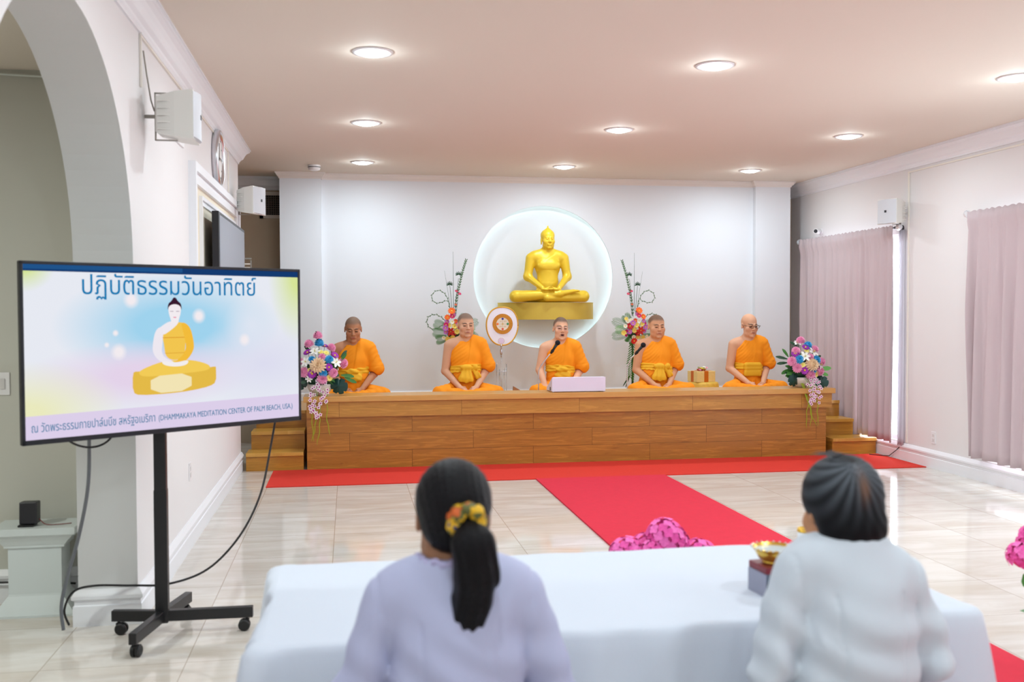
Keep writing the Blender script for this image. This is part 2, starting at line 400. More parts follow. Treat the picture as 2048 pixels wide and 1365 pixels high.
for th, ya, yb in ((0, YW, YW+.02),):
    vs = []; fs = []
    for a in angs:
        ci = (DC[0]+DR*math.cos(a), DC[1]+DR*math.sin(a)); ou = ray_rect(DC[0], DC[1], a)
        vs += [(ci[0], ya, ci[1]), (ou[0], ya, ou[1]), (ci[0], yb, ci[1]), (ou[0], yb, ou[1])]
    k = len(angs)
    for i in range(k):
        a, c = 4*i, 4*((i+1) % k); fs += [(a, a+1, c+1, c), (a+2, c+2, c+3, a+3), (a, c, c+2, a+2)]
    mb.add(vs, fs)
    # light cove behind the lip and the recessed disc
    mb.lathe([(DR, .02), (DR+.07, .02), (DR+.07, .12), (0.001, .12)], (DC[0], YW, DC[1]), 96, 'y')
struct('wall_backdrop', mb, backp, smooth=False)
led = MB().lathe([(DR+.035, .03), (DR+.055, .03), (DR+.055, .04), (DR+.035, .04), (DR+.035, .03)], (DC[0], YW, DC[1]), 96, 'y')
tag(led.build('light_strip', emat('led_strip', (225, 255, 250), 4.2)), 'hidden light strip ringing the round recess behind the golden statue', 'light')

# crown mouldings (profile: distance from wall, drop from ceiling) swept along straight runs
CP = [(0, -.15), (.012, -.15), (.012, -.135), (.02, -.125), (.025, -.115), (.045, -.10), (.06, -.07), (.075, -.045), (.095, -.03), (.105, -.025), (.105, -.012), (.115, -.012), (.115, 0), (0, 0)]
CPS = [(0, -.07), (.008, -.07), (.012, -.055), (.025, -.045), (.04, -.02), (.05, -.012), (.05, 0), (0, 0)]
def run(mb, prof, p0, p1, nrm, z=CEIL, m0=0, m1=0):
    """sweep from p0 to p1 (xy); nrm points into the room; m0/m1 mitre the ends by that factor of the projection"""
    p0 = Vector((*p0, 0)); p1 = Vector((*p1, 0)); n = Vector((*nrm, 0)); d = (p1-p0).normalized()
    A = [p0+n*a+d*(-m0*a)+Vector((0, 0, z+h)) for a, h in prof]; B = [p1+n*a+d*(m1*a)+Vector((0, 0, z+h)) for a, h in prof]
    k = len(prof); mb.add(A+B, [tuple(range(k)), tuple(range(2*k-1, k-1, -1))]+[(i, (i+1) % k, k+(i+1) % k, k+i) for i in range(k)])
struct('trim_1', (lambda m: (run(m, CP, (XF, -4.2), (XF, 9.9), (1, 0), m1=1), run(m, CP, (XF, 9.9), (XB, 9.9), (0, 1), m0=1), m)[-1])(MB()), trimp)
struct('trim_2', (lambda m: (run(m, CP, (XR, -4.2), (XR, 11.98), (-1, 0)), m)[-1])(MB()), trimp)
m = MB(); run(m, CP, (-4.2, 11.98), (5.6, 11.98), (0, -1)); struct('trim_3', m, trimp)
m = MB()
run(m, CPS, (BX0, BY), (-.30, BY), (0, -1), m0=1, m1=1); run(m, CPS, (-.30, YW), (4.91, YW), (0, -1)); run(m, CPS, (4.91, BY), (BX1, BY), (0, -1), m0=1, m1=1)
run(m, CPS, (BX0, BY), (BX0, 11.75), (-1, 0), m0=1); run(m, CPS, (BX1, BY), (BX1, 11.75), (1, 0), m0=1)
run(m, CPS, (-.30, BY), (-.30, YW), (1, 0), m0=1); run(m, CPS, (4.91, BY), (4.91, YW), (-1, 0), m0=1)
struct('trim_4', m, mat('cornice_paint', (232, 224, 220), .5))
# baseboards
BP = [(0, 0), (.022, 0), (.022, .10), (.016, .105), (.016, .125), (.028, .135), (.028, .15), (.018, .165), (.008, .18), (0, .18)]
m = MB(); run(m, BP, (XF, AC+AR), (XF, 9.9), (1, 0), 0, m0=1); run(m, BP, (XF, AC+AR), (XB, AC+AR), (0, -1), 0, m0=1, m1=1); run(m, BP, (XF, -4.2), (XF, AC-AR), (1, 0), 0)
struct('baseboard_left', m, trimp)
m = MB(); run(m, BP, (XR, -4.2), (XR, 9.85), (-1, 0), 0); struct('baseboard_right', m, trimp)
m = MB(); run(m, BP, (XB, 5.6), (-6.2, 5.6), (0, -1), 0); struct('baseboard_side_room', m, trimp)
m = MB(); run(m, [(0, 0), (.018, 0), (.018, .075), (.01, .085), (0, .085)], (BX0, BY), (-.3, BY), (0, -1), .53); run(m, [(0, 0), (.018, 0), (.018, .075), (.01, .085), (0, .085)], (-.3, YW), (4.91, YW), (0, -1), .53); run(m, [(0, 0), (.018, 0), (.018, .075), (.01, .085), (0, .085)], (4.91, BY), (BX1, BY), (0, -1), .53)
struct('baseboard_backdrop', m, trimp)

# ================================================================== STAGE
def wood_material(name, ax, c1=(160, 96, 38), c2=(196, 128, 58), plank=(1.22, .178), off=(0, 0), seams=True, rough=.35):
    m = bpy.data.materials.new(name); m.use_nodes = True; nt = m.node_tree; b = nt.nodes['Principled BSDF']; L = nt.links.new
    tc = nt.nodes.new('ShaderNodeTexCoord'); sp = nt.nodes.new('ShaderNodeSeparateXYZ'); L(tc.outputs['Object'], sp.inputs[0])
    cb = nt.nodes.new('ShaderNodeCombineXYZ'); L(sp.outputs['XYZ'.index(ax[0])], cb.inputs[0]); L(sp.outputs['XYZ'.index(ax[1])], cb.inputs[1])
    mp = nt.nodes.new('ShaderNodeMapping'); L(cb.outputs[0], mp.inputs[0]); mp.inputs['Location'].default_value = (24.4+off[0], 17.8+off[1], 0)
    br = nt.nodes.new('ShaderNodeTexBrick'); L(mp.outputs[0], br.inputs['Vector']); br.offset = .5; br.inputs['Scale'].default_value = 1
    br.inputs['Brick Width'].default_value = plank[0]; br.inputs['Row Height'].default_value = plank[1]; br.inputs['Mortar Size'].default_value = .0018 if seams else 0; br.inputs['Mortar Smooth'].default_value = .3
    br.inputs['Color1'].default_value = (0, 0, 0, 1); br.inputs['Color2'].default_value = (1, 1, 1, 1)
    st = nt.nodes.new('ShaderNodeVectorMath'); st.operation = 'MULTIPLY'; L(cb.outputs[0], st.inputs[0]); st.inputs[1].default_value = (1.1, 15, 1)
    av = nt.nodes.new('ShaderNodeVectorMath'); av.operation = 'MULTIPLY_ADD'; L(br.outputs['Color'], av.inputs[0]); av.inputs[1].default_value = (11, 7, 5); L(st.outputs[0], av.inputs[2])
    n = nt.nodes.new('ShaderNodeTexNoise'); L(av.outputs[0], n.inputs['Vector']); n.inputs['Scale'].default_value = 2.2; n.inputs['Detail'].default_value = 8; n.inputs['Roughness'].default_value = .6; n.inputs['Distortion'].default_value = 1.1
    wv = nt.nodes.new('ShaderNodeMath'); wv.operation = 'MULTIPLY'; L(n.outputs['Fac'], wv.inputs[0]); wv.inputs[1].default_value = 34
    sn = nt.nodes.new('ShaderNodeMath'); sn.operation = 'SINE'; L(wv.outputs[0], sn.inputs[0])
    ma = nt.nodes.new('ShaderNodeMath'); ma.operation = 'MULTIPLY_ADD'; L(sn.outputs[0], ma.inputs[0]); ma.inputs[1].default_value = .05; L(n.outputs['Fac'], ma.inputs[2])
    cr = nt.nodes.new('ShaderNodeValToRGB'); L(ma.outputs[0], cr.inputs[0]); e = cr.color_ramp.elements
    e[0].position = .25; e[0].color = lin(c1)+(1,); e[1].position = .68; e[1].color = lin(c2)+(1,)
    mx = nt.nodes.new('ShaderNodeMix'); mx.data_type = 'RGBA'; L(br.outputs['Fac'], mx.inputs[0]); L(cr.outputs[0], mx.inputs[6]); mx.inputs[7].default_value = lin(tuple(v*.55 for v in c1))+(1,)
    L(mx.outputs[2], b.inputs['Base Color']); b.inputs['Roughness'].default_value = rough; return m
WF = wood_material('oak_planks_front', 'XZ', (140, 88, 28), (186, 128, 50)); WB = wood_material('oak_band', 'XZ', (164, 110, 42), (200, 146, 66), plank=(1.2, .4), off=(.3, .1))
WT = wood_material('oak_nosing', 'XY', (196, 142, 70), (222, 170, 98), seams=False, rough=.3); WN = wood_material('oak_nosing_front', 'XZ', (196, 144, 72), (212, 158, 88), seams=False, rough=.3)
SX0, SX1 = -.41, 4.99
st = thing('stage_platform', 'long low wooden stage with oak planks and a raised front ledge', 'stage', (0, 0, 0))
MB().box(SX0, SX1, 9.79, 10.10, 0, .515).build('front_panel', WF, st)
MB().box(SX0+.01, SX1-.01, 10.10, 10.37, .0, .53).build('stage_floor', WT, st)
MB().box(-.75, 5.33, 10.37, 11.45, 0, .53).build('stage_floor', WT, st)
MB().box(SX0, 5.04, 9.76, 10.10, .515, .665).build('ledge_band', WB, st)
MB().box(SX0-.03, 5.07, 9.735, 10.125, .665, .72, .004).build('ledge_top', WN, st)
# steps: treads and risers
ri = wood_material('oak_riser', 'XZ', (156, 104, 32), (192, 134, 48), plank=(3, .5), seams=False); tr = wood_material('oak_tread', 'XY', (190, 138, 54), (220, 168, 80), seams=False, rough=.25)
def stairs(x0s, x1s, label):
    t = thing('steps', label, 'steps', (0, 0, 0))
    for i in range(3):
        y = 9.79+.28*i; z = .177*(i+1); y1 = y+.28 if i < 2 else 10.365
        MB().box(x0s[i], x1s[i], y+.02, y1, 0, z-.035).build('riser', ri, t)
        MB().box(x0s[i], x1s[i], y, y1+(.02 if i < 2 else 0), z-.035, z, .003).build('tread', tr, t)
stairs((-.99, -.965, -.94), (SX0-.035,)*3, 'three wooden steps on the left end of the stage, behind the big screen')
stairs((SX1+.085,)*3, (5.575, 5.46, 5.44), 'three wooden steps on the right end of the stage beside the window curtain')

# carpets
red1 = mat('red_carpet', (216, 46, 30), .95, bump=.3, bscale=300, var=.06, vscale=30); red2 = mat('crimson_runner', (214, 32, 60), .95, bump=.3, bscale=300, var=.08, vscale=20)
tag(MB().box(-.73, 5.575, 8.865, 9.775, 0.001, .008).build('carpet', red1), 'bright red carpet strip lying along the foot of the stage', 'carpet')
tag(MB().box(1.68, 2.905, -1.5, 8.855, 0.001, .012).build('carpet_runner', red2), 'crimson carpet runner leading from the tables up to the stage', 'carpet')

# ================================================================== CEILING FITTINGS
lampglass = emat('lamp_lens', (240, 250, 255), 14); whitepl = mat('white_plastic', (238, 236, 238), .35); darkpl = mat('dark_plastic', (40, 40, 46), .4)
def downlight(loc):
    t = thing('recessed_ceiling_light', 'round recessed ceiling light', 'ceiling light', loc, 0, 'round recessed lights in the ceiling')
    MB().lathe([(.088, 0), (.125, 0), (.122, -.008), (.092, -.010), (.084, -.004), (.088, 0)], n=32).build('trim_ring', whitepl, t, True)
    MB().lathe([(.086, -.006), (.078, -.016), (.05, -.024), (.001, -.027)], n=32).build('lamp_lens', lampglass, t, True); return t
first = None; names = {0: 'left', 1: 'middle', 2: 'right'}
rows = {0: 'nearest the stage wall', 1: 'second row from the stage wall', 2: 'third row from the stage wall', 3: 'over the white table', 4: 'above the seated women', 5: 'behind the seated women', 6: 'at the far rear of the hall'}
for j, y in enumerate(LY[:4]):
    for i, x in enumerate(LX):
        if j == 3 and i != 2 and i != 0 and i != 1: continue
        o = downlight((x, y, CEIL)) if first is None else copy_tree(first); first = first or o
        o.location = (x, y, CEIL); o['label'] = 'round recessed ceiling light, %s one of the row %s' % (names[i], rows[j]) if j in (0,) else 'round recessed ceiling light, %s one of the %s' % (names[i], rows[j]) if j < 3 else 'round recessed ceiling light %s, on the %s' % (rows[j], names[i])
t = thing('smoke_detector', 'small white round smoke detector on the ceiling near the left pilaster', 'smoke detector', (-.355, 10.9, CEIL))
MB().lathe([(.068, 0), (.068, -.02), (.062, -.05), (.03, -.06), (.001, -.06)], n=24).build('housing', whitepl, t, True)
MB().lathe([(.0685, -.02), (.0672, -.027)], n=24).build('slot_ring', darkpl, t)

# ================================================================== WALL FITTINGS
mb = MB(); mb.box(-1.02, -.58, 11.955, 11.98, 2.63, 2.95)
t = thing('air_vent', 'white framed air return grille high in the dim corridor corner', 'vent', (0, 0, 0))
m = MB(); m.box(-1.02, -.98, 11.95, 11.98, 2.64, 2.95); m.box(-.62, -.58, 11.95, 11.98, 2.64, 2.95); m.box(-1.02, -.58, 11.95, 11.98, 2.64, 2.68); m.box(-1.02, -.58, 11.95, 11.98, 2.91, 2.95); m.build('frame', mat('vent_paint', (222, 210, 198), .5), t)
MB().box(-.98, -.62, 11.972, 11.979, 2.68, 2.91).build('backing', mat('vent_dark', (50, 42, 38), .8), t)
m = MB()
for i in range(14): m.box(-.97+i*.026, -.965+i*.026, 11.955, 11.97, 2.68, 2.91)
for i in range(9): m.box(-.98, -.62, 11.957, 11.968, 2.70+i*.026, 2.704+i*.026)
m.build('slats', mat('vent_slat', (120, 104, 92), .5), t)

spk = mat('speaker_shell', (232, 230, 224), .45); spf = mat('speaker_face', (206, 208, 214), .5); met = mat('bracket_metal', (150, 146, 138), .4, .6); wire = mat('grey_wire', (150, 142, 132), .6)
def wall_speaker(label, loc, rz, arm):
    """front face looks along local +x, the bracket reaches back to the wall"""
    t = thing('wall_speaker', label, 'loudspeaker', loc, rz)
    m = MB(); W, D, Hh = .115, .13, .125
    prof = [(-.10, .062, .085), (-.09, .075, .095), (0, .105, .115), (.08, .115, .125), (.095, .115, .125)]
    vs = []; fs = []
    for (x, y, z) in prof: vs += [(x, -y, -z), (x, y, -z), (x, y, z), (x, -y, z)]
    for i in range(len(prof)-1): fs += [(4*i+k, 4*i+(k+1) % 4, 4*i+4+(k+1) % 4, 4*i+4+k) for k in range(4)]
    fs += [(0, 1, 2, 3), (16, 17, 18, 19)]; m.add(vs, fs)
    for k in range(5): m.box(-.085, .0, -.098+.0*k, .098, -.08+.036*k, -.076+.036*k)
    m.build('cabinet', spk, t)
    m = MB(); n = 8
    vs = [(.096+.022*(1-(2*(i/n)-1)**2), -.112+.224*i/n, s_*(.122-.006*abs(2*i/n-1))) for i in range(n+1) for s_ in (-1, 1)]
    fs = [(2*i, 2*i+1, 2*i+3, 2*i+2) for i in range(n)]; m.add(vs, fs); vs2 = [(.094, v[1], v[2]) for v in vs]; m.add(vs2, fs)
    for i in range(n):
        for s_ in (0, 1): a = 2*i+s_; m.add([vs[a], vs[a+2], vs2[a+2], vs2[a]], [(0, 1, 2, 3)])
    for i in (0, n): m.add([vs[2*i], vs[2*i+1], vs2[2*i+1], vs2[2*i]], [(0, 1, 2, 3)])
    m.build('grille', spf, t, 'auto')
    MB().box(.117, .121, -.012, .012, -.012, .012, .001).build('badge', darkpl, t)
    m = MB(); m.box(-.11, .0, -.012, .012, .119, .124); m.box(-.11, .0, -.012, .012, -.124, -.119); m.box(-.113, -.108, -.012, .012, -.124, .124)
    m.tube([(-.11, 0, 0), (-.11-arm[0], arm[1], 0)], .010); m.build('bracket', met, t); return t
wall_speaker('white loudspeaker bracketed high on the left wall beside the arch', (-.875, 5.42, 2.565), 0, (.055, 0))
wall_speaker('white loudspeaker angled outward at the far end of the left wall', (-.885, 9.37, 2.56), math.radians(-24), (.04, -.03))
wall_speaker('white loudspeaker on the right wall above the curtain rod', (5.435, 9.27, 2.535), math.radians(180+22), (.045, -.02))
# trunking and cables
trk = mat('trunking', (238, 232, 222), .6)
t = thing('cable_trunking', 'thin cream cable trunking under the moulding on the left wall', 'trunking', (0, 0, 0))
for q in ((5.335, 5.35, 2.70, 2.98), (5.35, 9.06, 2.955, 2.967), (9.06, 9.08, 2.60, 2.967)): MB().box(XF+.001, XF+.012, *q).build('trunking_run', trk, t)
t = thing('cable_trunking', 'thin cream cable trunking running down the right wall beside the window', 'trunking', (0, 0, 0))
for q in ((9.255, 9.275, .19, 2.945), (-2.0, 9.255, 2.93, 2.945)): MB().box(XR-.012, XR-.001, *q).build('trunking_run', trk, t)
tag(MB().tube([(XF+.008, 5.40, 2.9), (XF+.02, 5.42, 2.78), (XF+.03, 5.47, 2.66), (XF+.05, 5.45, 2.6)], .004).build('speaker_wire', wire), 'loose grey wire hanging down to the loudspeaker by the arch', 'wire')
# wall panel, clock
t = thing('wall_panel', 'small white access panel high on the left wall behind the loudspeaker', 'panel', (XF, 6.5, 2.70)); MB().box(0, .012, -.16, .16, -.1, .1, .003).build('panel_plate', whitepl, t); MB().box(.012, .016, -.12, .12, -.06, .06).build('screen', mat('panel_glass', (170, 175, 185), .2), t)
t = thing('wall_clock', 'round chrome rimmed wall clock on the left wall above the panelled frame', 'clock', (XF, 8.23, 2.775))
MB().lathe([(.215, 0), (.225, .01), (.225, .045), (.215, .055), (.20, .05), (.197, .03)], n=48, axis='x').build('rim', mat('chrome', (215, 215, 220), .3, 1), t, True)
MB().lathe([(.198, .03), (.001, .032)], n=40, axis='x').build('dial', mat('clock_dial', (228, 224, 220), .6), t)
m = MB(); m.box(.034, .037, -.005, .005, -.02, .12); m.box(.038, .040, -.01, .16, -.004, .004)
m.build('hands', darkpl, t)
for i in range(12):
    a = PI*i/6; MB().box(.033, .035, .17*math.cos(a)-.006, .17*math.cos(a)+.006, .17*math.sin(a)-.006, .17*math.sin(a)+.006).build('hour_mark', darkpl, t)
# panelled niche frame with the wall television
t = thing('niche_frame', 'white moulded frame around the wall television niche on the left wall', 'frame', (XF, 0, 0))
def picture_frame(m, y0, y1, z0, z1, w_, d):
    for (a, dd) in ((0, d), (w_*.45, d*.6)):
        ww = w_*.45 if a == 0 else w_*.55
        m.box(0, dd, y0+a, y0+a+ww, z0+a, z1-a); m.box(0, dd, y1-a-ww, y1-a, z0+a, z1-a); m.box(0, dd, y0+a+ww, y1-a-ww, z1-a-ww, z1-a); m.box(0, dd, y0+a+ww, y1-a-ww, z0+a, z0+a+ww)
m = MB(); picture_frame(m, 6.87, 9.62, 1.02, 2.555, .13, .05); m.build('outer_moulding', trimp, t)
m = MB(); picture_frame(m, 7.30, 9.42, 1.10, 2.37, .06, .03); m.build('inner_moulding', trimp, t)
MB().box(0, .006, 7.0, 9.5, 1.14, 2.43).build('back_board', creamp, t)
t = thing('wall_television', 'large switched-off television hung inside the moulded frame on the left wall', 'television', (XF, 0, 0))
MB().box(.065, .115, 7.50, 9.30, 1.22, 2.285, .004).build('housing', mat('tv_black', (18, 18, 26), .35), t)
MB().box(.115, .117, 7.54, 9.27, 1.27, 2.26).build('screen', mat('tv_glass_off', (120, 122, 138), .12, spec=.8), t)
m = MB(); m.box(.006, .065, 8.0, 8.8, 1.5, 2.0); m.build('mount', darkpl, t)
t = thing('wall_rack', 'small grey slatted rack at the end of the left wall above the big screen', 'rack', (-1.03, 9.93, 2.0))
m = MB(); m.box(0, .012, -.01, .01, -.12, .07); m.box(.09, .1, -.01, .01, -.12, .045); m.box(0, .1, -.01, .01, .055, .07); m.build('frame', met, t)
m = MB(); [m.box(.012, .09, -.006, .006, -.1+.035*i, -.09+.035*i) for i in range(4)]; m.build('slats', MATS['trunking'], t)

# outlets and switch
def plate(label, loc, nx, name='wall_outlet', cat='outlet'):
    t = thing(name, label, cat, loc); s_ = nx
    m = MB(); a, b_ = sorted((0, s_*.006)); m.box(a, b_, -.037, .037, -.06, .06, .002); m.build('plate', whitepl, t)
    m = MB(); a, b_ = sorted((s_*.006, s_*.009)); [m.box(a, b_, -.017, .017, z-.014, z+.014, .001) for z in (-.022, .022)]; m.build('sockets', mat('socket', (215, 212, 212), .4), t); return t
plate('white electrical outlet low on the right wall between the curtains', (XR, 8.80, .30), -1)
plate('white electrical outlet low on the left wall behind the screen stand', (XF, 6.77, .49), 1)
t = thing('light_switch', 'white double light switch on the side room wall by the photo\'s left edge', 'switch', (-1.835, 5.6, 1.17)); MB().box(-.06, .06, -.008, 0, -.06, .06, .002).build('plate', whitepl, t)
m = MB(); [m.box(x-.012, x+.012, -.014, -.008, -.028, .028, .001) for x in (-.025, .025)]; m.build('rockers', MATS['socket'], t)
# ceiling-edge cable of the side room
tag(MB().tube([(-3, 5.58, 2.815), (-2.1, 5.58, 2.805), (-1.6, 5.58, 2.79), (-1.33, 5.58, 2.79)], .006).build('cable', mat('pale_cable', (215, 220, 215), .5)), 'pale cable pinned along the top of the side room wall', 'cable')
# security camera
t = thing('security_camera', 'small white bullet security camera above the far curtain rod', 'camera', (XR, 11.15, 2.49))
MB().lathe([(.001, 0), (.035, 0), (.035, -.012), (.001, -.012)], axis='x').build('base', whitepl, t, 'auto')
MB().tube([(-.01, 0, 0), (-.05, -.03, -.005)], .008).build('arm', whitepl, t)
m = MB(); m.tube([(-.03, .01, 0), (-.12, -.09, -.005)], .030, 16); m.build('body', whitepl, t, 'auto')
m = MB(); m.tube([(-.118, -.088, -.005), (-.124, -.095, -.0055)], .022, 16); m.build('lens', darkpl, t)

# ================================================================== CURTAINS
def curtain_material(name, rgb, tr=.3):
    m = mat(name, rgb, .85, bump=.15, bscale=400); nt = m.node_tree; b = nt.nodes['Principled BSDF']; out = [n for n in nt.nodes if n.type == 'OUTPUT_MATERIAL'][0]
    t = nt.nodes.new('ShaderNodeBsdfTranslucent'); t.inputs[0].default_value = lin(rgb)+(1,); mx = nt.nodes.new('ShaderNodeMixShader'); mx.inputs[0].default_value = tr
    nt.links.new(b.outputs[0], mx.inputs[1]); nt.links.new(t.outputs[0], mx.inputs[2]); nt.links.new(mx.outputs[0], out.inputs[0]); return m
cmat = curtain_material('mauve_curtain', (206, 188, 192), .10); sheer = curtain_material('sheer_curtain', (240, 240, 245), .6)
def curtain_mesh(y0, y1, zt, zb0, zb1, x, seed, nf, amp=.035, spread=0):
    rnd = random.Random(seed); ph = [rnd.uniform(0, 6.28) for _ in range(6)]; N, K = int((y1-y0)*110), 26; vs = []; fs = []
    for j in range(K+1):
        v = j/K
        for i in range(N+1):
            u = i/N; zb = zb0+(zb1-zb0)*u; z = zt+(zb-zt)*v
            y = y0+(y1-y0)*u + spread*(v)*(u-.5) + .006*math.sin(20*u+4*v)
            f = math.sin(2*PI*nf*(u+.02*math.sin(3*v+ph[0]))+ph[1]+.9*math.sin(2*PI*nf*.31*u+ph[2]))*(.45+.55*math.sin(2*PI*1.7*u+ph[3])**2)
            g = math.sin(2*PI*nf*2.7*u+ph[4])*.16*(1-v)
            a = amp*(.25+.9*min(1, v*2.5)) if v > .03 else amp*.25
            zz = z + (.006*math.sin(2*PI*nf*2*u+ph[5]) if j == 0 else 0) + (.004*f if j == K else 0)
            vs.append((x+a*(f+g)-(.016+(x-5.50) if v < .045 and x < 5.53 else 0), y, zz))
    for j in range(K):
        for i in range(N): a = j*(N+1)+i; fs.append((a, a+1, a+N+2, a+N+1))
    return MB().add(vs, fs)
def add_curtain(label, *a, m=None, name='curtain', **k):
    o = curtain_mesh(*a, **k).build(name, m or cmat, None, True); s_ = o.modifiers.new('thickness', 'SOLIDIFY'); s_.thickness = .003; tag(o, label, 'curtain'); return o
add_curtain('mauve curtain panel at the near half of the window beside the stage', 9.345, 10.06, 2.405, .185, .20, 5.50, 1, 5, amp=.028)
add_curtain('mauve curtain panel at the far half of the window beside the stage, behind the steps', 10.05, 11.47, 2.405, .12, .12, 5.508, 2, 9, amp=.026)
add_curtain('mauve curtain hanging at the right edge of the photo', 6.55, 8.10, 2.425, .21, .225, 5.50, 3, 9, amp=.035)
add_curtain('narrow white sheer curtain strip at the near edge of the stage window', 9.30, 9.405, 2.36, .15, .15, 5.585, 4, 3, m=sheer, name='sheer_curtain', amp=.008)
crystal = mat('crystal', (235, 238, 245), .05, .3, spec=1, coat=1); rodm = mat('rod_metal', (95, 92, 96), .3, .9)
def rod(label, y0, y1, z, ends):
    t = thing('curtain_rod', label, 'curtain rod', (5.515, 0, z)); MB().tube([(0, y0, 0), (0, y1, 0)], .009, 10).build('pole', rodm, t, 'auto')
    for y, s_ in ends:
        MB().lathe([(.001, 0), (.02, .008), (.034, .03), (.036, .045), (.025, .068), (.001, .078)], (0, y+(0 if s_ > 0 else 0), 0), 8, 'y').build('finial', crystal, t) if s_ > 0 else \
        MB().lathe([(.001, 0), (.02, -.008), (.034, -.03), (.036, -.045), (.025, -.068), (.001, -.078)], (0, y, 0), 8, 'y').build('finial', crystal, t)
        MB().lathe([(.001, 0), (.016, 0), (.016, -s_*.03), (.001, -s_*.03)], (0, y, 0), 12, 'y').build('collar', rodm, t, 'auto')
    for y in (y0+.05 if ends[0][1] < 0 else y0, ) + ((y1-.05,) if len(ends) > 1 else ()):
        m = MB(); m.tube([(0, y, 0), (.09, y, 0)], .009); m.lathe([(.001, .082), (.03, .082), (.03, .094), (.001, .094)], (0, y, 0), 16, 'x'); m.build('bracket', rodm, t, 'auto')
    return t
rod('curtain rod with crystal knobs above the window beside the stage', 9.335, 11.50, 2.385, ((9.335, -1), (11.50, 1)))
rod('curtain rod with a crystal knob above the curtain at the photo\'s right edge', 6.3, 8.13, 2.41, ((8.13, 1),))
tag(MB().tube([(5.60, 9.31, .19), (5.575, 9.4, .10), (5.56, 9.52, .02), (5.50, 9.64, .012), (5.45, 9.72, .012)], .004).build('cable', mat('black_cable', (28, 26, 28), .5)), 'thin dark cable trailing from the stage window to the red carpet', 'cable')

# ================================================================== THE BIG SCREEN ON ITS STAND
blk = mat('black_steel', (22, 22, 25), .38); blk2 = mat('black_rubber', (16, 16, 18), .5)
t = thing('television_stand', 'black rolling stand with a pole and four caster legs under the big screen', 'stand', (-.893, 4.915, 0))
m = MB(); m.box(-.028, .028, -.022, .022, .058, 1.55, .003); m.box(-.030, .030, -.024, .024, .06, .7, .003); m.build('pole', blk, t)
for (cx, cy) in ((-1.10, 4.95), (-.955, 4.60), (-.50, 4.91), (-.825, 5.19)):
    d = Vector((cx+.893, cy-4.915, 0)); L_ = d.length; a = math.atan2(d.y, d.x)
    m = MB(); m.box(.0, L_+.03, -.018, .018, .066, .118, .003); lg = m.build('leg', blk, t); lg.rotation_euler = (0, 0, a)
    m = MB(); x = L_; m.tube([(x, 0, .068), (x, 0, .05)], .006); m.box(x-.012, x+.012, -.012, .012, .045, .058, .003)
    for s_ in (-1, 1): m.lathe([(.001, s_*.022), (.022, s_*.022), (.028, s_*.017), (.028, s_*.005), (.001, s_*.005)], (x-.012, 0, .0285), 20, 'y')
    c_ = m.build('caster', blk2, lg, 'auto')
m = MB(); m.box(-.12, .12, -.0, .03, 1.2, 1.5); mp_ = m.build('mount_plate', blk, t); mp_.rotation_euler = (0, 0, math.radians(36.1)); mp_.location = (.02, -.028, 0)
TVX, TVY, TVZ, TVW, TVH = -.80, 4.807, 1.376, 1.368, .778
tv = thing('television', 'big lit flat screen on the rolling stand showing a seated figure and Thai writing', 'television', (TVX, TVY, TVZ), math.radians(36.1))
m = MB(); hw, hh = TVW/2, TVH/2; m.box(-hw, hw, .004, .028, -hh, hh, .004); m.box(-hw*.7, hw*.7, .028, .055, -hh*.8, hh*.5, .008)
bz = .014; m.box(-hw, -hw+bz, -.004, .006, -hh, hh, .002); m.box(hw-bz, hw, -.004, .006, -hh, hh, .002); m.box(-hw, hw, -.004, .006, hh-bz, hh, .002); m.box(-hw, hw, -.004, .006, -hh, -hh+.022, .002); m.build('housing', MATS['tv_black'], tv)
x0, x1, z0, z1 = -hw+bz, hw-bz, -hh+.022, hh-bz
def SP(u, v): return (x0+(x1-x0)*u, z1+(z0-z1)*v)
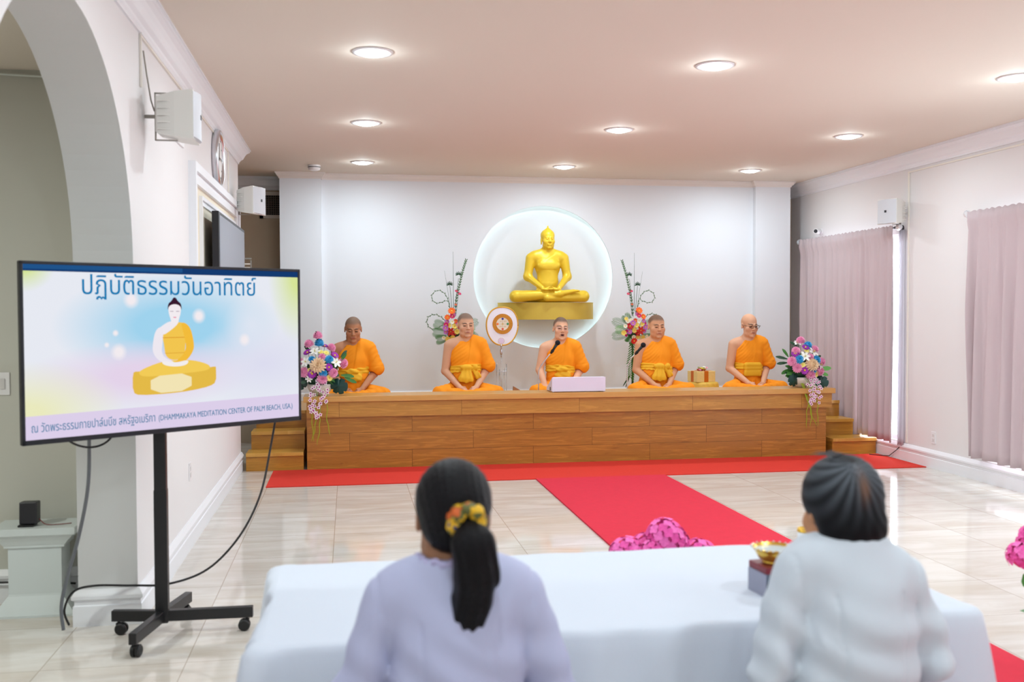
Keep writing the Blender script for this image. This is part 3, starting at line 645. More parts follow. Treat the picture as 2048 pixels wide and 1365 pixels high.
def screen_material():
    m = bpy.data.materials.new('screen_picture'); m.use_nodes = True; nt = m.node_tree; nt.nodes.clear(); L = nt.links.new
    e = nt.nodes.new('ShaderNodeEmission'); o = nt.nodes.new('ShaderNodeOutputMaterial'); L(e.outputs[0], o.inputs[0]); e.inputs[1].default_value = .65
    tc = nt.nodes.new('ShaderNodeTexCoord'); cur = None
    def patch(u, v, ru, rv, rgb, amt):
        nonlocal cur
        x, z = SP(u, v); mp = nt.nodes.new('ShaderNodeMapping'); mp.vector_type = 'POINT'; L(tc.outputs['Object'], mp.inputs[0])
        sx, sz = 1/(ru*(x1-x0)), 1/(rv*(z1-z0)); mp.inputs['Scale'].default_value = (sx, 0, sz); mp.inputs['Location'].default_value = (-x*sx, 0, -z*sz)
        g = nt.nodes.new('ShaderNodeTexGradient'); g.gradient_type = 'SPHERICAL'; L(mp.outputs[0], g.inputs[0])
        mu = nt.nodes.new('ShaderNodeMath'); mu.operation = 'MULTIPLY'; L(g.outputs['Fac'], mu.inputs[0]); mu.inputs[1].default_value = amt; mu.use_clamp = True
        mx = nt.nodes.new('ShaderNodeMix'); mx.data_type = 'RGBA'; L(mu.outputs[0], mx.inputs[0])
        if cur is None: mx.inputs[6].default_value = lin((243, 246, 255))+(1,)
        else: L(cur, mx.inputs[6])
        mx.inputs[7].default_value = lin(rgb)+(1,); cur = mx.outputs[2]
    patch(.50, .36, .42, .34, (168, 222, 250), 1.5); patch(.40, .66, .42, .22, (240, 222, 246), 1.4); patch(.85, .62, .3, .3, (232, 232, 252), 1.0)
    patch(.0, .0, .10, .16, (222, 240, 150), 1.3); patch(1, 0, .13, .5, (226, 240, 160), 1.3); patch(.0, .85, .32, .3, (246, 246, 200), 1.2); patch(.80, .36, .12, .2, (236, 242, 255), .9)
    for (u, v, r) in ((.345, .2, .03), (.59, .30, .028), (.30, .515, .03), (.77, .46, .025), (.29, .4, .012), (.26, .47, .01)): patch(u, v, r, r*1.9, (255, 248, 252), 1.6)
    L(cur, e.inputs[0]); return m
scr = MB().add([(x0, -.001, z0), (x1, -.001, z0), (x1, -.001, z1), (x0, -.001, z1)], [(0, 1, 2, 3)]).build('screen', screen_material(), tv, fix=False)
def flat(name, pts, rgb, layer, s_=.65):
    y = -.001-.00025*layer
    P = [SP(u, v) for u, v in pts]; me = MB().add([(p[0], y, p[1]) for p in P], [tuple(range(len(P)))]).build(name, emat('glow_%d_%d_%d' % rgb, rgb, s_), scr, fix=False); return me
def smoothp(pts, it=2):
    for _ in range(it):
        q = []
        for i in range(len(pts)):
            a, b_ = pts[i], pts[(i+1) % len(pts)]; q += [(a[0]*.75+b_[0]*.25, a[1]*.75+b_[1]*.25), (a[0]*.25+b_[0]*.75, a[1]*.25+b_[1]*.75)]
        pts = q
    return pts
flat('browser_bar', [(0, 0), (1, 0), (1, .038), (0, .038)], (22, 62, 118), 1); flat('browser_tab', [(0, 0), (.53, 0), (.53, .026), (0, .026)], (34, 88, 146), 2)
flat('caption_band', [(0, .865), (1, .845), (1, 1), (0, 1)], (232, 218, 246), 1)
FU, FV = .499, 0.0
def fig(pts, sx=1): return smoothp([(FU+p[0]*.5625, p[1]) for p in pts], 3)
# pixels of the pictured figure: (offset from its axis in screen heights, v)
flat('pedestal_picture', smoothp([(FU-.153, .645), (FU-.14, .635), (FU-.08, .645), (FU, .652), (FU+.10, .642), (FU+.153, .625), (FU+.155, .64), (FU+.155, .73), (FU+.13, .755), (FU+.06, .775), (FU-.02, .785), (FU-.13, .785), (FU-.153, .765)], 1), (240, 196, 76), 1)
flat('pedestal_picture', smoothp([(FU-.09, .668), (FU+.06, .66), (FU+.06, .772), (FU-.09, .78)], 1), (255, 240, 190), 2)
flat('figure_legs', fig([(-.24, .65), (-.215, .625), (-.10, .585), (0, .575), (.12, .58), (.22, .61), (.24, .635), (.20, .655), (0, .665), (-.2, .675)]), (255, 214, 92), 3)
flat('figure_arm', fig([(-.075, .36), (-.125, .38), (-.145, .47), (-.145, .53), (-.10, .585), (-.02, .605), (.0, .59), (-.07, .56), (-.09, .52), (-.08, .47)]), (250, 244, 252), 5)
flat('figure_body', fig([(-.03, .345), (.04, .335), (.085, .36), (.07, .45), (.06, .575), (-.06, .575), (-.075, .46), (-.085, .42)]), (255, 208, 84), 4)
flat('figure_chest', fig([(-.03, .33), (.035, .335), (-.02, .385), (-.085, .425), (-.11, .38), (-.07, .35)]), (252, 246, 252), 5)
flat('figure_sleeve', fig([(.035, .33), (.10, .36), (.125, .46), (.125, .52), (.07, .59), (-.01, .60), (.0, .585), (.05, .55), (.075, .5), (.06, .42)]), (255, 198, 64), 5)
flat('figure_hands', fig([(-.09, .575), (0, .595), (.09, .575), (.08, .61), (0, .62), (-.08, .605)]), (255, 250, 250), 6)
flat('figure_head', fig([(-.04, .215), (0, .20), (.04, .215), (.042, .275), (.025, .325), (.022, .35), (-.022, .35), (-.025, .325), (-.042, .275)]), (255, 248, 252), 6)
flat('figure_hair', fig([(-.046, .27), (-.044, .222), (-.02, .205), (-.012, .188), (.012, .188), (.02, .205), (.044, .222), (.046, .27), (.038, .235), (0, .222), (-.038, .235)]), (60, 28, 50), 7)
flat('figure_hair', fig([(-.016, .205), (-.014, .190), (0, .180), (.014, .190), (.016, .205)]), (60, 28, 50), 7)
for s_ in (-1, 1): flat('figure_eye', [(FU+s_*.011-.006, .268), (FU+s_*.011+.006, .268), (FU+s_*.011+.006, .272), (FU+s_*.011-.006, .272)], (170, 150, 170), 8)
flat('figure_mouth', [(FU-.006, .305), (FU+.006, .305), (FU+.004, .311), (FU-.004, .311)], (240, 130, 160), 8)
flat('figure_seam', [(FU-.045, .432), (FU+.035, .432), (FU+.035, .436), (FU-.045, .436)], (226, 150, 40), 6); flat('figure_seam', [(FU-.038, .53), (FU+.034, .53), (FU+.034, .533), (FU-.038, .533)], (226, 160, 50), 6)
titlec = emat('title_blue', (18, 128, 186), .65)
px, pz = SP(.5, .167); tt = text_mesh('title_writing', 'ปฏิบัติธรรมวันอาทิตย์', .118, titlec, scr, (px, -.0035, pz), width=.637*(x1-x0))
capc = emat('caption_blue', (60, 130, 170), .65)
px, pz = SP(.22, .955); text_mesh('caption_writing', 'ณ วัดพระธรรมกายปาล์มบีช สหรัฐอเมริกา', .052, capc, scr, (px, -.0035, pz), width=.405*(x1-x0)).rotation_euler = (PI/2, math.radians(-.5), 0)
px, pz = SP(.703, .945); text_mesh('caption_writing', '(DHAMMAKAYA MEDITATION CENTER OF PALM BEACH, USA.)', .038, capc, scr, (px, -.0035, pz), width=.535*(x1-x0)).rotation_euler = (PI/2, math.radians(-.5), 0)

# cables of the screen
def cable(label, pts, r, m_, name='cable'):
    P = [Vector(p) for p in pts]; out = []
    for i in range(len(P)-1):
        a, b_, c_, d = P[max(i-1, 0)], P[i], P[i+1], P[min(i+2, len(P)-1)]
        for k in range(8):
            u = k/8; out.append(.5*((2*b_)+(c_-a)*u+(2*a-5*b_+4*c_-d)*u*u+(3*b_-a-3*c_+d)*u**3))
    out.append(P[-1]); return tag(MB().tube(out, r, 8).build(name, m_, None, True), label, 'cable')
cable('grey power cable hanging from the big screen down to the pillar foot', [(-1.19, 4.80, 1.2), (-1.19, 4.82, .95), (-1.21, 4.86, .72), (-1.27, 4.92, .48), (-1.33, 4.96, .30), (-1.37, 4.99, .14), (-1.365, 5.0, .02)], .0085, mat('grey_cable', (105, 108, 114), .5))
cable('black cable looping under the bottom edge of the big screen', [(-1.28, 4.64, 1.05), (-1.24, 4.70, .965), (-1.17, 4.76, .93), (-1.10, 4.80, .955), (-1.05, 4.86, 1.05)], .005, MATS['black_cable'])
cable('long black cable drooping from the right of the big screen to the pillar foot', [(-.36, 5.24, 1.1), (-.40, 5.20, .86), (-.45, 5.14, .62), (-.55, 5.10, .42), (-.70, 5.06, .27), (-.88, 5.02, .215), (-1.05, 5.02, .215), (-1.22, 5.01, .225), (-1.32, 5.01, .20), (-1.365, 5.02, .11), (-1.35, 5.04, .03)], .0055, MATS['black_cable'])

# pedestal with the small black speaker (in the side room)
ped = mat('pedestal_paint', (214, 222, 222), .5)
t = thing('pedestal', 'white square pedestal with moulded cap and flared foot inside the arch', 'pedestal', (-1.59, 5.42, 0))
def sq(prof): 
    m = MB(); vs = []; fs = []
    for (r, z) in prof: vs += [(-r, -r*.62, z), (r, -r*.62, z), (r, r*.62, z), (-r, r*.62, z)]
    for i in range(len(prof)-1): fs += [(4*i+k, 4*i+(k+1) % 4, 4*i+4+(k+1) % 4, 4*i+4+k) for k in range(4)]
    fs += [(0, 1, 2, 3), tuple(4*(len(prof)-1)+k for k in range(4))]; return m.add(vs, fs)
sq([(.205, 0), (.205, .012), (.195, .015), (.17, .05), (.132, .10), (.128, .11)]).build('foot', ped, t)
sq([(.128, .11), (.128, .345)]).build('shaft', ped, t)
sq([(.128, .345), (.145, .35), (.145, .36), (.15, .365), (.165, .385), (.185, .405), (.19, .415), (.205, .418), (.205, .45), (.203, .453)]).build('cap', ped, t)
t = thing('desk_speaker', 'small black speaker standing on the white pedestal', 'speaker', (-1.625, 5.38, .453))
MB().box(-.04, .045, -.035, .035, .012, .125, .006).build('cabinet', darkpl, t).rotation_euler = (math.radians(-3), 0, 0); MB().box(-.045, .03, -.04, .035, 0, .010, .002).build('foot', MATS['black_rubber'], t)
cable('thin red and black speaker wire lying on the white pedestal', [(-1.575, 5.37, .49), (-1.54, 5.36, .462), (-1.48, 5.36, .459), (-1.42, 5.38, .459)], .0025, mat('red_wire', (130, 60, 60), .5), 'speaker_wire')
cable('black cable along the side room baseboard behind the pedestal', [(-2.6, 5.55, .12), (-2.1, 5.55, .125), (-1.75, 5.55, .12), (-1.45, 5.55, .10)], .006, MATS['black_cable'])

# ================================================================== THE GOLDEN STATUE
goldm = mat('gold_paint', (228, 190, 46), .42, .22, spec=.5); goldd = mat('gold_pedestal', (206, 174, 66), .5, .15)
def statue():
    t = thing('seated_statue', 'large golden seated meditating statue in front of the round glowing recess', 'statue', (2.29, 11.31, 1.643))
    s = 1.0
    f = Field(axis_grid([(-.5, -.2, .007), (-.2, .2, .0045), (.2, .5, .007)]), axis_grid([(-.3, .16, .006)]), axis_grid([(-.01, .6, .006), (.6, .92, .0042)]))
    U = .018
    f.ell((0, .03, .08), (.15, .10, .10), U); f.ell((0, .02, .22), (.132, .088, .16), .05); f.ell((0, .02, .42), (.152, .095, .145), .06)
    f.cone((-.14, .03, .525), (.14, .03, .525), .062, .062, .05)
    for q in (-1, 1): f.ell((q*.065, -.045, .43), (.065, .03, .045), .04)
    f.cone((0, .02, .54), (0, 0, .66), .052, .048, .03)
    for q in (-1, 1):
        f.cone((0, .025, .615), (q*.16, .03, .545), .035, .048, .05)
        f.cone((q*.195, .03, .515), (q*.235, .02, .30), .060, .046, .02); f.cone((q*.235, .02, .30), (q*.10, -.17, .165), .046, .027, .035)
        f.ell((q*.06, -.20, .148), (.055, .035, .016), .015); 
        for i in range(4): f.cone((q*.03, -.20-.014*i, .150), (-q*.03+q*.006*i, -.205-.014*i, .148 if q > 0 else .158), .008, .0065, .004)
        f.cone((q*.06, -.175, .16), (q*.012, -.17, .175), .009, .007, .006)
    # folded legs: the lower leg rests under the upper one
    f.cone((-.06, 0, .07), (-.40, -.10, .07), .075, .068, .03); f.cone((.06, 0, .07), (.40, -.10, .07), .075, .068, .03)
    f.cone((.40, -.10, .066), (-.05, -.20, .05), .066, .04, .015); f.cone((-.40, -.10, .068), (.10, -.205, .095), .068, .040, .012); f.cone((.10, -.205, .10), (.26, -.20, .128), .036, .022, .012); f.ell((.29, -.195, .13), (.05, .028, .016), .012)
    T = (rotm(.10, .06), np.array([0, -.005, .737]), .96)
    add_head(f, T, jaw=1.0, wide=1.08, ears=False); f.ell((0, .014, .046), (.082, .088, .068), .015, T)
    for q in (-1, 1): f.ell((q*.078, .012, -.022), (.010, .018, .052), .006, T)
    f.ell((0, .012, .110), (.034, .036, .022), .012, T); f.ell((0, .012, .131), (.014, .014, .010), .006, T); f.ell((0, .012, .150), (.0105, .0105, .012), .003, T); f.cone((0, .012, .158), (0, .012, .168), .004, .002, .003, T)
    f.disp(lambda X, Y, Z: .003*np.exp(-((Z-.375-0*X)/.004)**2)*(np.abs(X) < .13)*(Y < 0)+.002*np.exp(-((Z-.24)/.004)**2)*(np.abs(X) < .13)*(Y < 0)+.002*np.exp(-((Z-.50-.6*(X+.03))/.004)**2)*(np.abs(X+.01) < .08)*(Y < 0))
    f.cut(lambda X, Y, Z: .002-Z+0*X+0*Y, .004)
    f.mesh('body', goldm, t); return t
statue()
t = thing('statue_pedestal', 'golden half-round shelf pedestal carrying the statue', 'pedestal', (2.32, 11.62, 0))
m = MB(); n = 48; pts = [(.575*math.cos(PI+PI*i/n), .50*math.sin(PI+PI*i/n)) for i in range(n+1)]
m.prism(pts, lambda x, y: (x, y, 1.445), lambda x, y: (x, y, 1.635)); m.build('drum', goldd, t, 'auto')
m = MB(); m.prism([(x*1.004, y*1.004) for x, y in pts], lambda x, y: (x, y, 1.635), lambda x, y: (x, y, 1.643)); m.build('top_plate', goldd, t, 'auto')

# ================================================================== MONKS
orange = mat('orange_robe', (255, 150, 0), .8, bump=.12, bscale=250, var=.04, vscale=9); sashm = mat('golden_sash', (238, 178, 28), .7, bump=.12, bscale=250)
cushm = mat('cushion_cloth', (240, 206, 60), .8, bump=.1, bscale=200, var=.1, vscale=30)
def monk(i, x, y, label, H, skin, yaw=0, pitch=0, roll=0, girth=1.0, hair=(78, 66, 58), hairamt=.8, bare=False, open_mouth=0, wide=1., jaw=1., glasses=None, sash='bow', hs=1.10, rhand=None, body_yaw=0, trail=.0, lean=0, nose=1.0):
    SEAT = .62; t = thing('person', label, 'person', (x, y, SEAT), body_yaw, 'orange robed monks seated on the stage')
    h = H; hz = (h-.25)/.63; g = girth
    xs = axis_grid([(-.56, -.13, .0075), (-.13, .13, .0034), (.13, .62, .0075)]); ys = axis_grid([(-.46, -.15, .007), (-.15, .12, .0038), (.12, .24, .008)]); zs = axis_grid([(-.02, h-.27, .007), (h-.27, h+.02, .0032)])
    T = (rotm(yaw, pitch, roll), np.array([lean, -.022, h-.120*hs]), 1.0*hs)
    shz = .540*hz
    def torso(f, o, k=.05):
        f.ell((0, .02, .07), (.165*g+o, .125*g+o, .11+o), k); f.ell((0, .0, .21*hz), (.148*g+o, .112*g+o, .165*hz+o), k); f.ell((0, .008, .40*hz), (.158*(g*.5+.5)+o, .108+o, .15*hz+o), k)
        f.cone((-.125, .012, shz-.012), (.125, .012, shz-.012), .06+o, .06+o, k)
    f = Field(xs, ys, zs); torso(f, 0)
    f.cone((lean*.3, .012, shz), (lean, -.012, h-.19), .060, .054, .03)
    for q in (-1, 1):
        f.cone((q*.02, .018, shz+.065), (q*.135, .014, shz+.018), .040, .046, .05)
        el = (q*(.222+.02*(g-1)), .015, .262*hz); wr = (q*.085, -.215, .105)
        if q < 0 and rhand: el, wr = rhand
        f.cone((q*.178, .012, shz-.008), el, .056*(g*.6+.4), .043, .03); f.cone(el, wr, .043, .027, .012)
        if q < 0 and rhand: d = np.array([.25, -.8, -.45])
        else: d = np.array([-q*.80, -.45, -.32])
        d = d/np.linalg.norm(d); pc = np.array(wr)+d*.035; f.cone(wr, np.array(wr)+d*.05, .024, .030, .012, sq=(1, 1, .75))
        side = np.cross(d, [0, 0, 1]); side /= np.linalg.norm(side)
        for a, L_ in ((-.024, .055), (-.008, .066), (.008, .062), (.023, .05)):
            b0 = np.array(wr)+d*.062+side*a; b1 = b0+d*L_*.55+np.array([0, 0, -.004]); b2 = b1+d*L_*.45+np.array([0, 0, -.014])
            f.cone(b0, b1, .0095, .0085, .005); f.cone(b1, b2, .0085, .007, .003)
        th = np.array(wr)+d*.02+np.array([0, 0, .016]); f.cone(th, th+d*.042+np.array([0, -.012, .012]), .011, .008, .006)
    for q in (-1, 1):
        f.cone((q*.09, 0, .07), (q*.31, -.20, .055), .075, .055, .03); f.cone((q*.31, -.20, .05), (-q*.05, -.31, .035), .052, .035, .015)
        f.ell((-q*.12, -.30, .03), (.06, .03, .022), .01)
    add_head(f, T, open_mouth, wide, jaw, nose=nose)
    f.mesh('body', attr_mat('skin', .6), t, lambda P: face_colour(P, T, skin, hair, hairamt, open_mouth, bare))
    # robe
    f = Field(xs, ys, zs); torso(f, .016, .05)
    f.cone((.02, .018, shz+.075), (.15, .012, shz+.02), .046, .060, .05)
    # diagonal neckline under the bare right shoulder
    def neck(X, Y, Z):
        p = .64*(Z-(.468*hz+.006*np.cos(X*9)))-(X+.16)*.56*1.35 - np.where(Y > 0, .03, 0)*0
        return np.maximum(p*.8, Z-(shz+.115))
    f.cut(neck, .008)
    f.disp(lambda X, Y, Z: -.006*sig((X-(.0+.16*(Z-.3)))/.003)*(Z > .2)*(Y < .05)*sig((.17-X)/.01))
    fr = lambda X, Y, Z: .0016*np.sin((Z*.75-X*.66)*210+2*np.sin(X*19+i))*sig((.01-X)/.02)*(Z > .1)+.0010*np.sin((Z*.3+X*.95)*75+i)*sig((X-.02)/.02)
    f.disp(fr)
    # sleeve draped over the left arm
    f.cone((.165, .012, shz), (.235+.015*(g-1), .010, .33*hz), .078, .083, .012); f.ell((.25, .008, .315*hz), (.078, .085, .075), .03)
    def slv(X, Y, Z): return np.where(X > .17, (.272*hz-.05*(X-.24))-Z+0*Y, -1.0)
    f.disp(lambda X, Y, Z: (.0018*np.sin((Z*1.0-X*.75)*95+2*np.sin(Y*30)+i)+.005*np.exp(-((Z-.36-(X-.17)*1.1)/.007)**2)+.004*np.exp(-((Z-.33-(X-.17)*.1)/.006)**2))*sig((X-.165)/.008)*(Z > .2))
    F0 = f.F.copy(); f.cut(lambda X, Y, Z: np.where((X > .175) & (Z < .40*hz), (.262*hz+.02*np.sin(X*40)-.10*(X-.24))-Z+0*Y, -1.0), .006)
    f.cut(lambda X, Y, Z: .03-Z+0*X+0*Y, .004)
    # robe over the folded legs
    for q in (-1, 1):
        f.cone((q*.09, 0, .07), (q*.31, -.20, .05), .092, .072, .03); f.cone((q*.31, -.20, .048), (-q*.04, -.31, .038), .070, .052, .02)
    f.ell((0, -.12, .0), (.42, .29, .05), .03)
    if trail: f.ell((.36+trail*.3, -.02, .0), (trail*.45, .14, .055), .03)
    f.disp(lambda X, Y, Z: .004*np.sin(X*70+Y*50+i)*sig((.14-Z)/.01))
    f.cut(lambda X, Y, Z: .0-Z+0*X+0*Y, .003)
    # keep the hands and lower arms free
    for q in (-1, 1):
        el = (q*(.222+.02*(g-1)), .015, .262*hz); wr = (q*.085, -.215, .105)
        if q < 0 and rhand: el, wr = rhand
        f.cone(el, wr, .045, .030, .006, mode='s')
        if q < 0: f.cone((q*.178, .012, shz-.008), el, .058*(g*.6+.4), .045, .006, mode='s')
    f.ell((0, -.27, .11), (.075, .055, .035), .02, mode='s') if not rhand else None
    f.mesh('robe', orange, t)
    # sash round the waist
    zc = .285*hz; f = Field(axis_grid([(-.25, .25, .0055)]), axis_grid([(-.24, .2, .006)]), axis_grid([(.06, .46, .005)]))
    torso(f, .027, .05); f.disp(lambda X, Y, Z: .003*np.sin(Z*190+2*np.sin(X*14))); f.cut(lambda X, Y, Z: np.abs(Z-zc+0*Y-.02*np.sin(X*8+i))-.038+0*X, .008)
    yf = -.118*g
    if sash == 'bow':
        f.ell((-.01, yf-.022, zc+.022), (.066, .032, .036), .008); f.ell((.09, yf-.010, zc+.022), (.032, .024, .034), .008)
        f.cone((-.0, yf-.025, zc), (-.018, yf-.040, zc-.095), .034, .066, .012, sq=(1.4, .5, 1)); f.cone((.06, yf-.01, zc-.01), (.115, yf-.005, zc-.07), .018, .038, .01, sq=(1, .6, 1))
        f.cut(lambda X, Y, Z: (zc-.145+.5*np.abs(X+.01)**1.3)-Z+0*Y, .006)
        f.disp(lambda X, Y, Z: .0035*np.sin(X*170/(1+6*np.clip(zc-Z, 0, .2)))*sig((zc-Z)/.01))
    elif sash == 'puff':
        f.ell((0, yf-.012, zc-.06), (.095, .035, .05), .015); f.ell((-.01, yf-.025, zc+.01), (.07, .03, .032), .01)
        f.disp(lambda X, Y, Z: .003*np.sin(X*60+Z*100))
    else:
        [f.cone((-.075, yf-.006, zc+dz_), (.075, yf-.006, zc+dz_), .03, .03, .01, sq=(1, .8, 1)) for dz_ in (.02, -.02, -.06, -.085)]; f.cut(lambda X, Y, Z: np.abs(Z-(zc-.03)+0*X+0*Y)-.082, .006); f.disp(lambda X, Y, Z: .004*np.exp(-((Z-(zc-.035))/.004)**2)+0*X+0*Y)
    f.mesh('sash', sashm, t)
    if glasses:
        rgb, r, gh = glasses; gm = mat('glasses_frame_%d' % i, rgb, .3, .3); Rm, c, s_ = T; m = MB(); hp = lambda p: tuple(Rm@np.array(p)*s_+c)
        for q in (-1, 1):
            m.tube([hp((q*.033+.024*math.cos(a), -.1025-.0*math.cos(a), -.004+gh*math.sin(a))) for a in [2*PI*k/16 for k in range(17)]], r, 6)
            m.tube([hp((q*.057, -.1025, .004)), hp((q*.080*wide, -.085, .005)), hp((q*.088*wide, .0, .004))], r*.9, 6)
        m.tube([hp((-.010, -.104, -.001)), hp((0, -.107, .002)), hp((.010, -.104, -.001))], r, 6); m.build('glasses', gm, t, True)
    # cushion under the monk is its own thing
    c = MB().lathe([(.001, -.09), (.30, -.09), (.345, -.075), (.36, -.045), (.345, -.012), (.30, -.001), (.001, 0)], (0, 0, 0), 32)
    o = c.build('floor_cushion', cushm, None, True); o.location = (x, y+.02, SEAT-.001); return t, o
YM = 10.72
monks = [
 (0.045, 'monk in an orange robe at the left end, head bowed, behind the left flowers', .868, (188, 130, 96), dict(yaw=.0, pitch=.24, hair=(112, 92, 78), hairamt=.85, sash='puff', wide=1.03)),
 (1.255, 'monk in an orange robe with a bowed sash beside the round ceremonial fan', .905, (216, 164, 134), dict(yaw=.14, pitch=.04, hair=(88, 76, 70), hairamt=.8, sash='bow', girth=1.06, wide=1.04, jaw=1.05)),
 (2.31, 'monk in an orange robe and thin glasses speaking behind the white lectern box', .860, (228, 174, 142), dict(yaw=.02, pitch=-.06, roll=.06, hair=(64, 52, 48), hairamt=.85, sash='puff', open_mouth=1, glasses=((196, 160, 170), .0015, .017), girth=.96, wide=.96, jaw=.95, rhand=((-.235, .0, .275), (-.200, -.17, .10)))),
 (3.41, 'stout monk in an orange robe behind the right microphone', .880, (214, 156, 120), dict(yaw=.06, pitch=.06, hair=(74, 58, 50), hairamt=.8, sash='bow', girth=1.16, wide=1.08, jaw=1.12, trail=.2)),
 (4.51, 'elderly bald monk in an orange robe and dark glasses at the right end', .885, (222, 168, 136), dict(yaw=.16, pitch=.12, bare=True, sash='flat', glasses=((60, 36, 34), .0026, .0125), girth=.98, trail=.45, hair=(200, 190, 185)))]
for i, (x, lb, H, sk, kw) in enumerate(monks):
    p, c = monk(i, x, YM, lb, H, sk, **kw)
    tag(c, 'flat yellow floor cushion under the %s monk' % ('left-end', 'second-from-left', 'speaking middle', 'stout fourth', 'elderly right-end')[i], 'cushion', 'monk seat cushions on the stage')

# ================================================================== THE WHITE TABLE AND THE TWO WOMEN
clothm = mat('white_tablecloth', (206, 212, 224), .8, bump=.06, bscale=150)
def tablecloth(x0, x1, y0, y1, zt, label):
    rr = .05; per = []; 
    def arc(cx, cy, a0, n=6): return [(cx+rr*math.cos(a0+PI/2*i/n), cy+rr*math.sin(a0+PI/2*i/n), math.cos(a0+PI/2*i/n), math.sin(a0+PI/2*i/n)) for i in range(n+1)]
    def edge(p, q, n): return [(p[0]+(q[0]-p[0])*i/n, p[1]+(q[1]-p[1])*i/n, p[2], p[3]) for i in range(1, n)]
    A = [arc(x0+rr, y0+rr, PI), arc(x1-rr, y0+rr, 1.5*PI), arc(x1-rr, y1-rr, 0), arc(x0+rr, y1-rr, PI/2)]
    for i in range(4):
        per += A[i]; p, q = A[i][-1], A[(i+1) % 4][0]; per += edge(p, q, 90 if i % 2 == 0 else 40)
    n = len(per); rnd = random.Random(5); s_ = [0]
    for i in range(1, n): s_.append(s_[-1]+math.dist(per[i][:2], per[i-1][:2]))
    vs = []; fs = []; K = 22
    for k in range(K+1):
        v = k/K; z = zt-.012*(1-math.cos(min(1, v*8)*PI/2)) if v < .125 else zt-.012-(v-.125)/.875*(zt-.026)
        for i, (x, y, nx, ny) in enumerate(per):
            c = s_[i]; corner = abs(nx*ny)*2
            f = .6*math.sin(c*15+2*math.sin(c*3.1))+.5*math.sin(c*34+1)*math.sin(c*5)+.3*math.sin(c*9.3+4)
            a = .012*min(1, v*8)+ (v**.55)*(.055+.040*f+.12*corner*(.6+.4*math.sin(c*30)))
            vs.append((x+nx*a, y+ny*a, z))
    for k in range(K):
        for i in range(n): j = (i+1) % n; fs.append((k*n+i, k*n+j, (k+1)*n+j, (k+1)*n+i))
    top = [(x, y, zt) for (x, y, _, _) in per]; fs.append(tuple(range(n)))
    return tag(MB().add(vs, fs).build('tablecloth', clothm, None, 'auto'), label, 'tablecloth')
tc_ = tablecloth(-.215, 1.655, 2.44, 3.20, .74, 'white tablecloth covering the long table in front of the two seated women')
for md in list(tc_.modifiers): tc_.modifiers.remove(md)
for p in tc_.data.polygons: p.use_smooth = len(p.vertices) == 4
# offering bowl on its dark box, candle glass, small crystal dish
goldr = mat('gilt', (232, 190, 78), .2, .8); glassm = mat('pale_glass', (205, 222, 228), .08, spec=.9, coat=.6)
t = thing('offering_box', 'small dark patterned square box under the gilt bowl', 'box', (1.195, 2.655, .7405), math.radians(6))
MB().box(-.05, .05, -.05, .05, 0, .075, .003).build('box_body', mat('patterned_paper', (86, 96, 112), .4, var=.7, vscale=60), t); MB().box(-.051, .051, -.051, .051, .065, .085, .003).build('lid_band', mat('dark_red', (120, 24, 40), .4), t)
m = MB(); m.box(-.0525, -.0505, -.05, .05, .0, .065); m.build('side_label', mat('grey_label', (150, 152, 172), .5), t)
t = thing('offering_bowl', 'gilt rimmed glass bowl on top of the small dark box', 'bowl', (1.195, 2.655, .826))
MB().lathe([(.001, 0), (.030, 0), (.032, .004), (.028, .006), (.042, .014), (.052, .032), (.058, .042), (.062, .044), (.058, .046), (.048, .032), (.035, .016), (.001, .012)], n=40).build('bowl_body', goldr, t, True)
MB().lathe([(.001, .038), (.053, .038)], n=40).build('water', glassm, t)
m = MB()
for k in range(22): a = 2*PI*k/22; m.ball((.062*math.cos(a), .062*math.sin(a), .046), .0028, 6, 4)
m.build('bead_rim', glassm, t, True)
t = thing('candle_glass', 'white candle glass with a gilt rim partly hidden by the grey haired woman', 'candle', (1.50, 3.08, .7405)); MB().lathe([(.001, 0), (.026, 0), (.027, .07), (.024, .07), (.023, .01)], n=24).build('glass', mat('white_glass', (225, 230, 235), .2), t, True); MB().lathe([(.0275, .068), (.0275, .08), (.0235, .08), (.0235, .068)], n=24).build('rim', goldr, t, True)
t = thing('crystal_dish', 'small crystal dish with a gilt rim beside the dark haired woman\'s shoulder', 'dish', (.215, 2.98, .7405)); MB().lathe([(.001, 0), (.03, 0), (.034, .004), (.05, .02), (.056, .032), (.052, .033), (.034, .012), (.001, .01)], n=32).build('dish_body', glassm, t, True)
m = MB(); [m.ball((.054*math.cos(2*PI*k/18), .054*math.sin(2*PI*k/18), .034), .0045, 6, 4) for k in range(18)]; m.build('bead_rim', goldr, t, True)

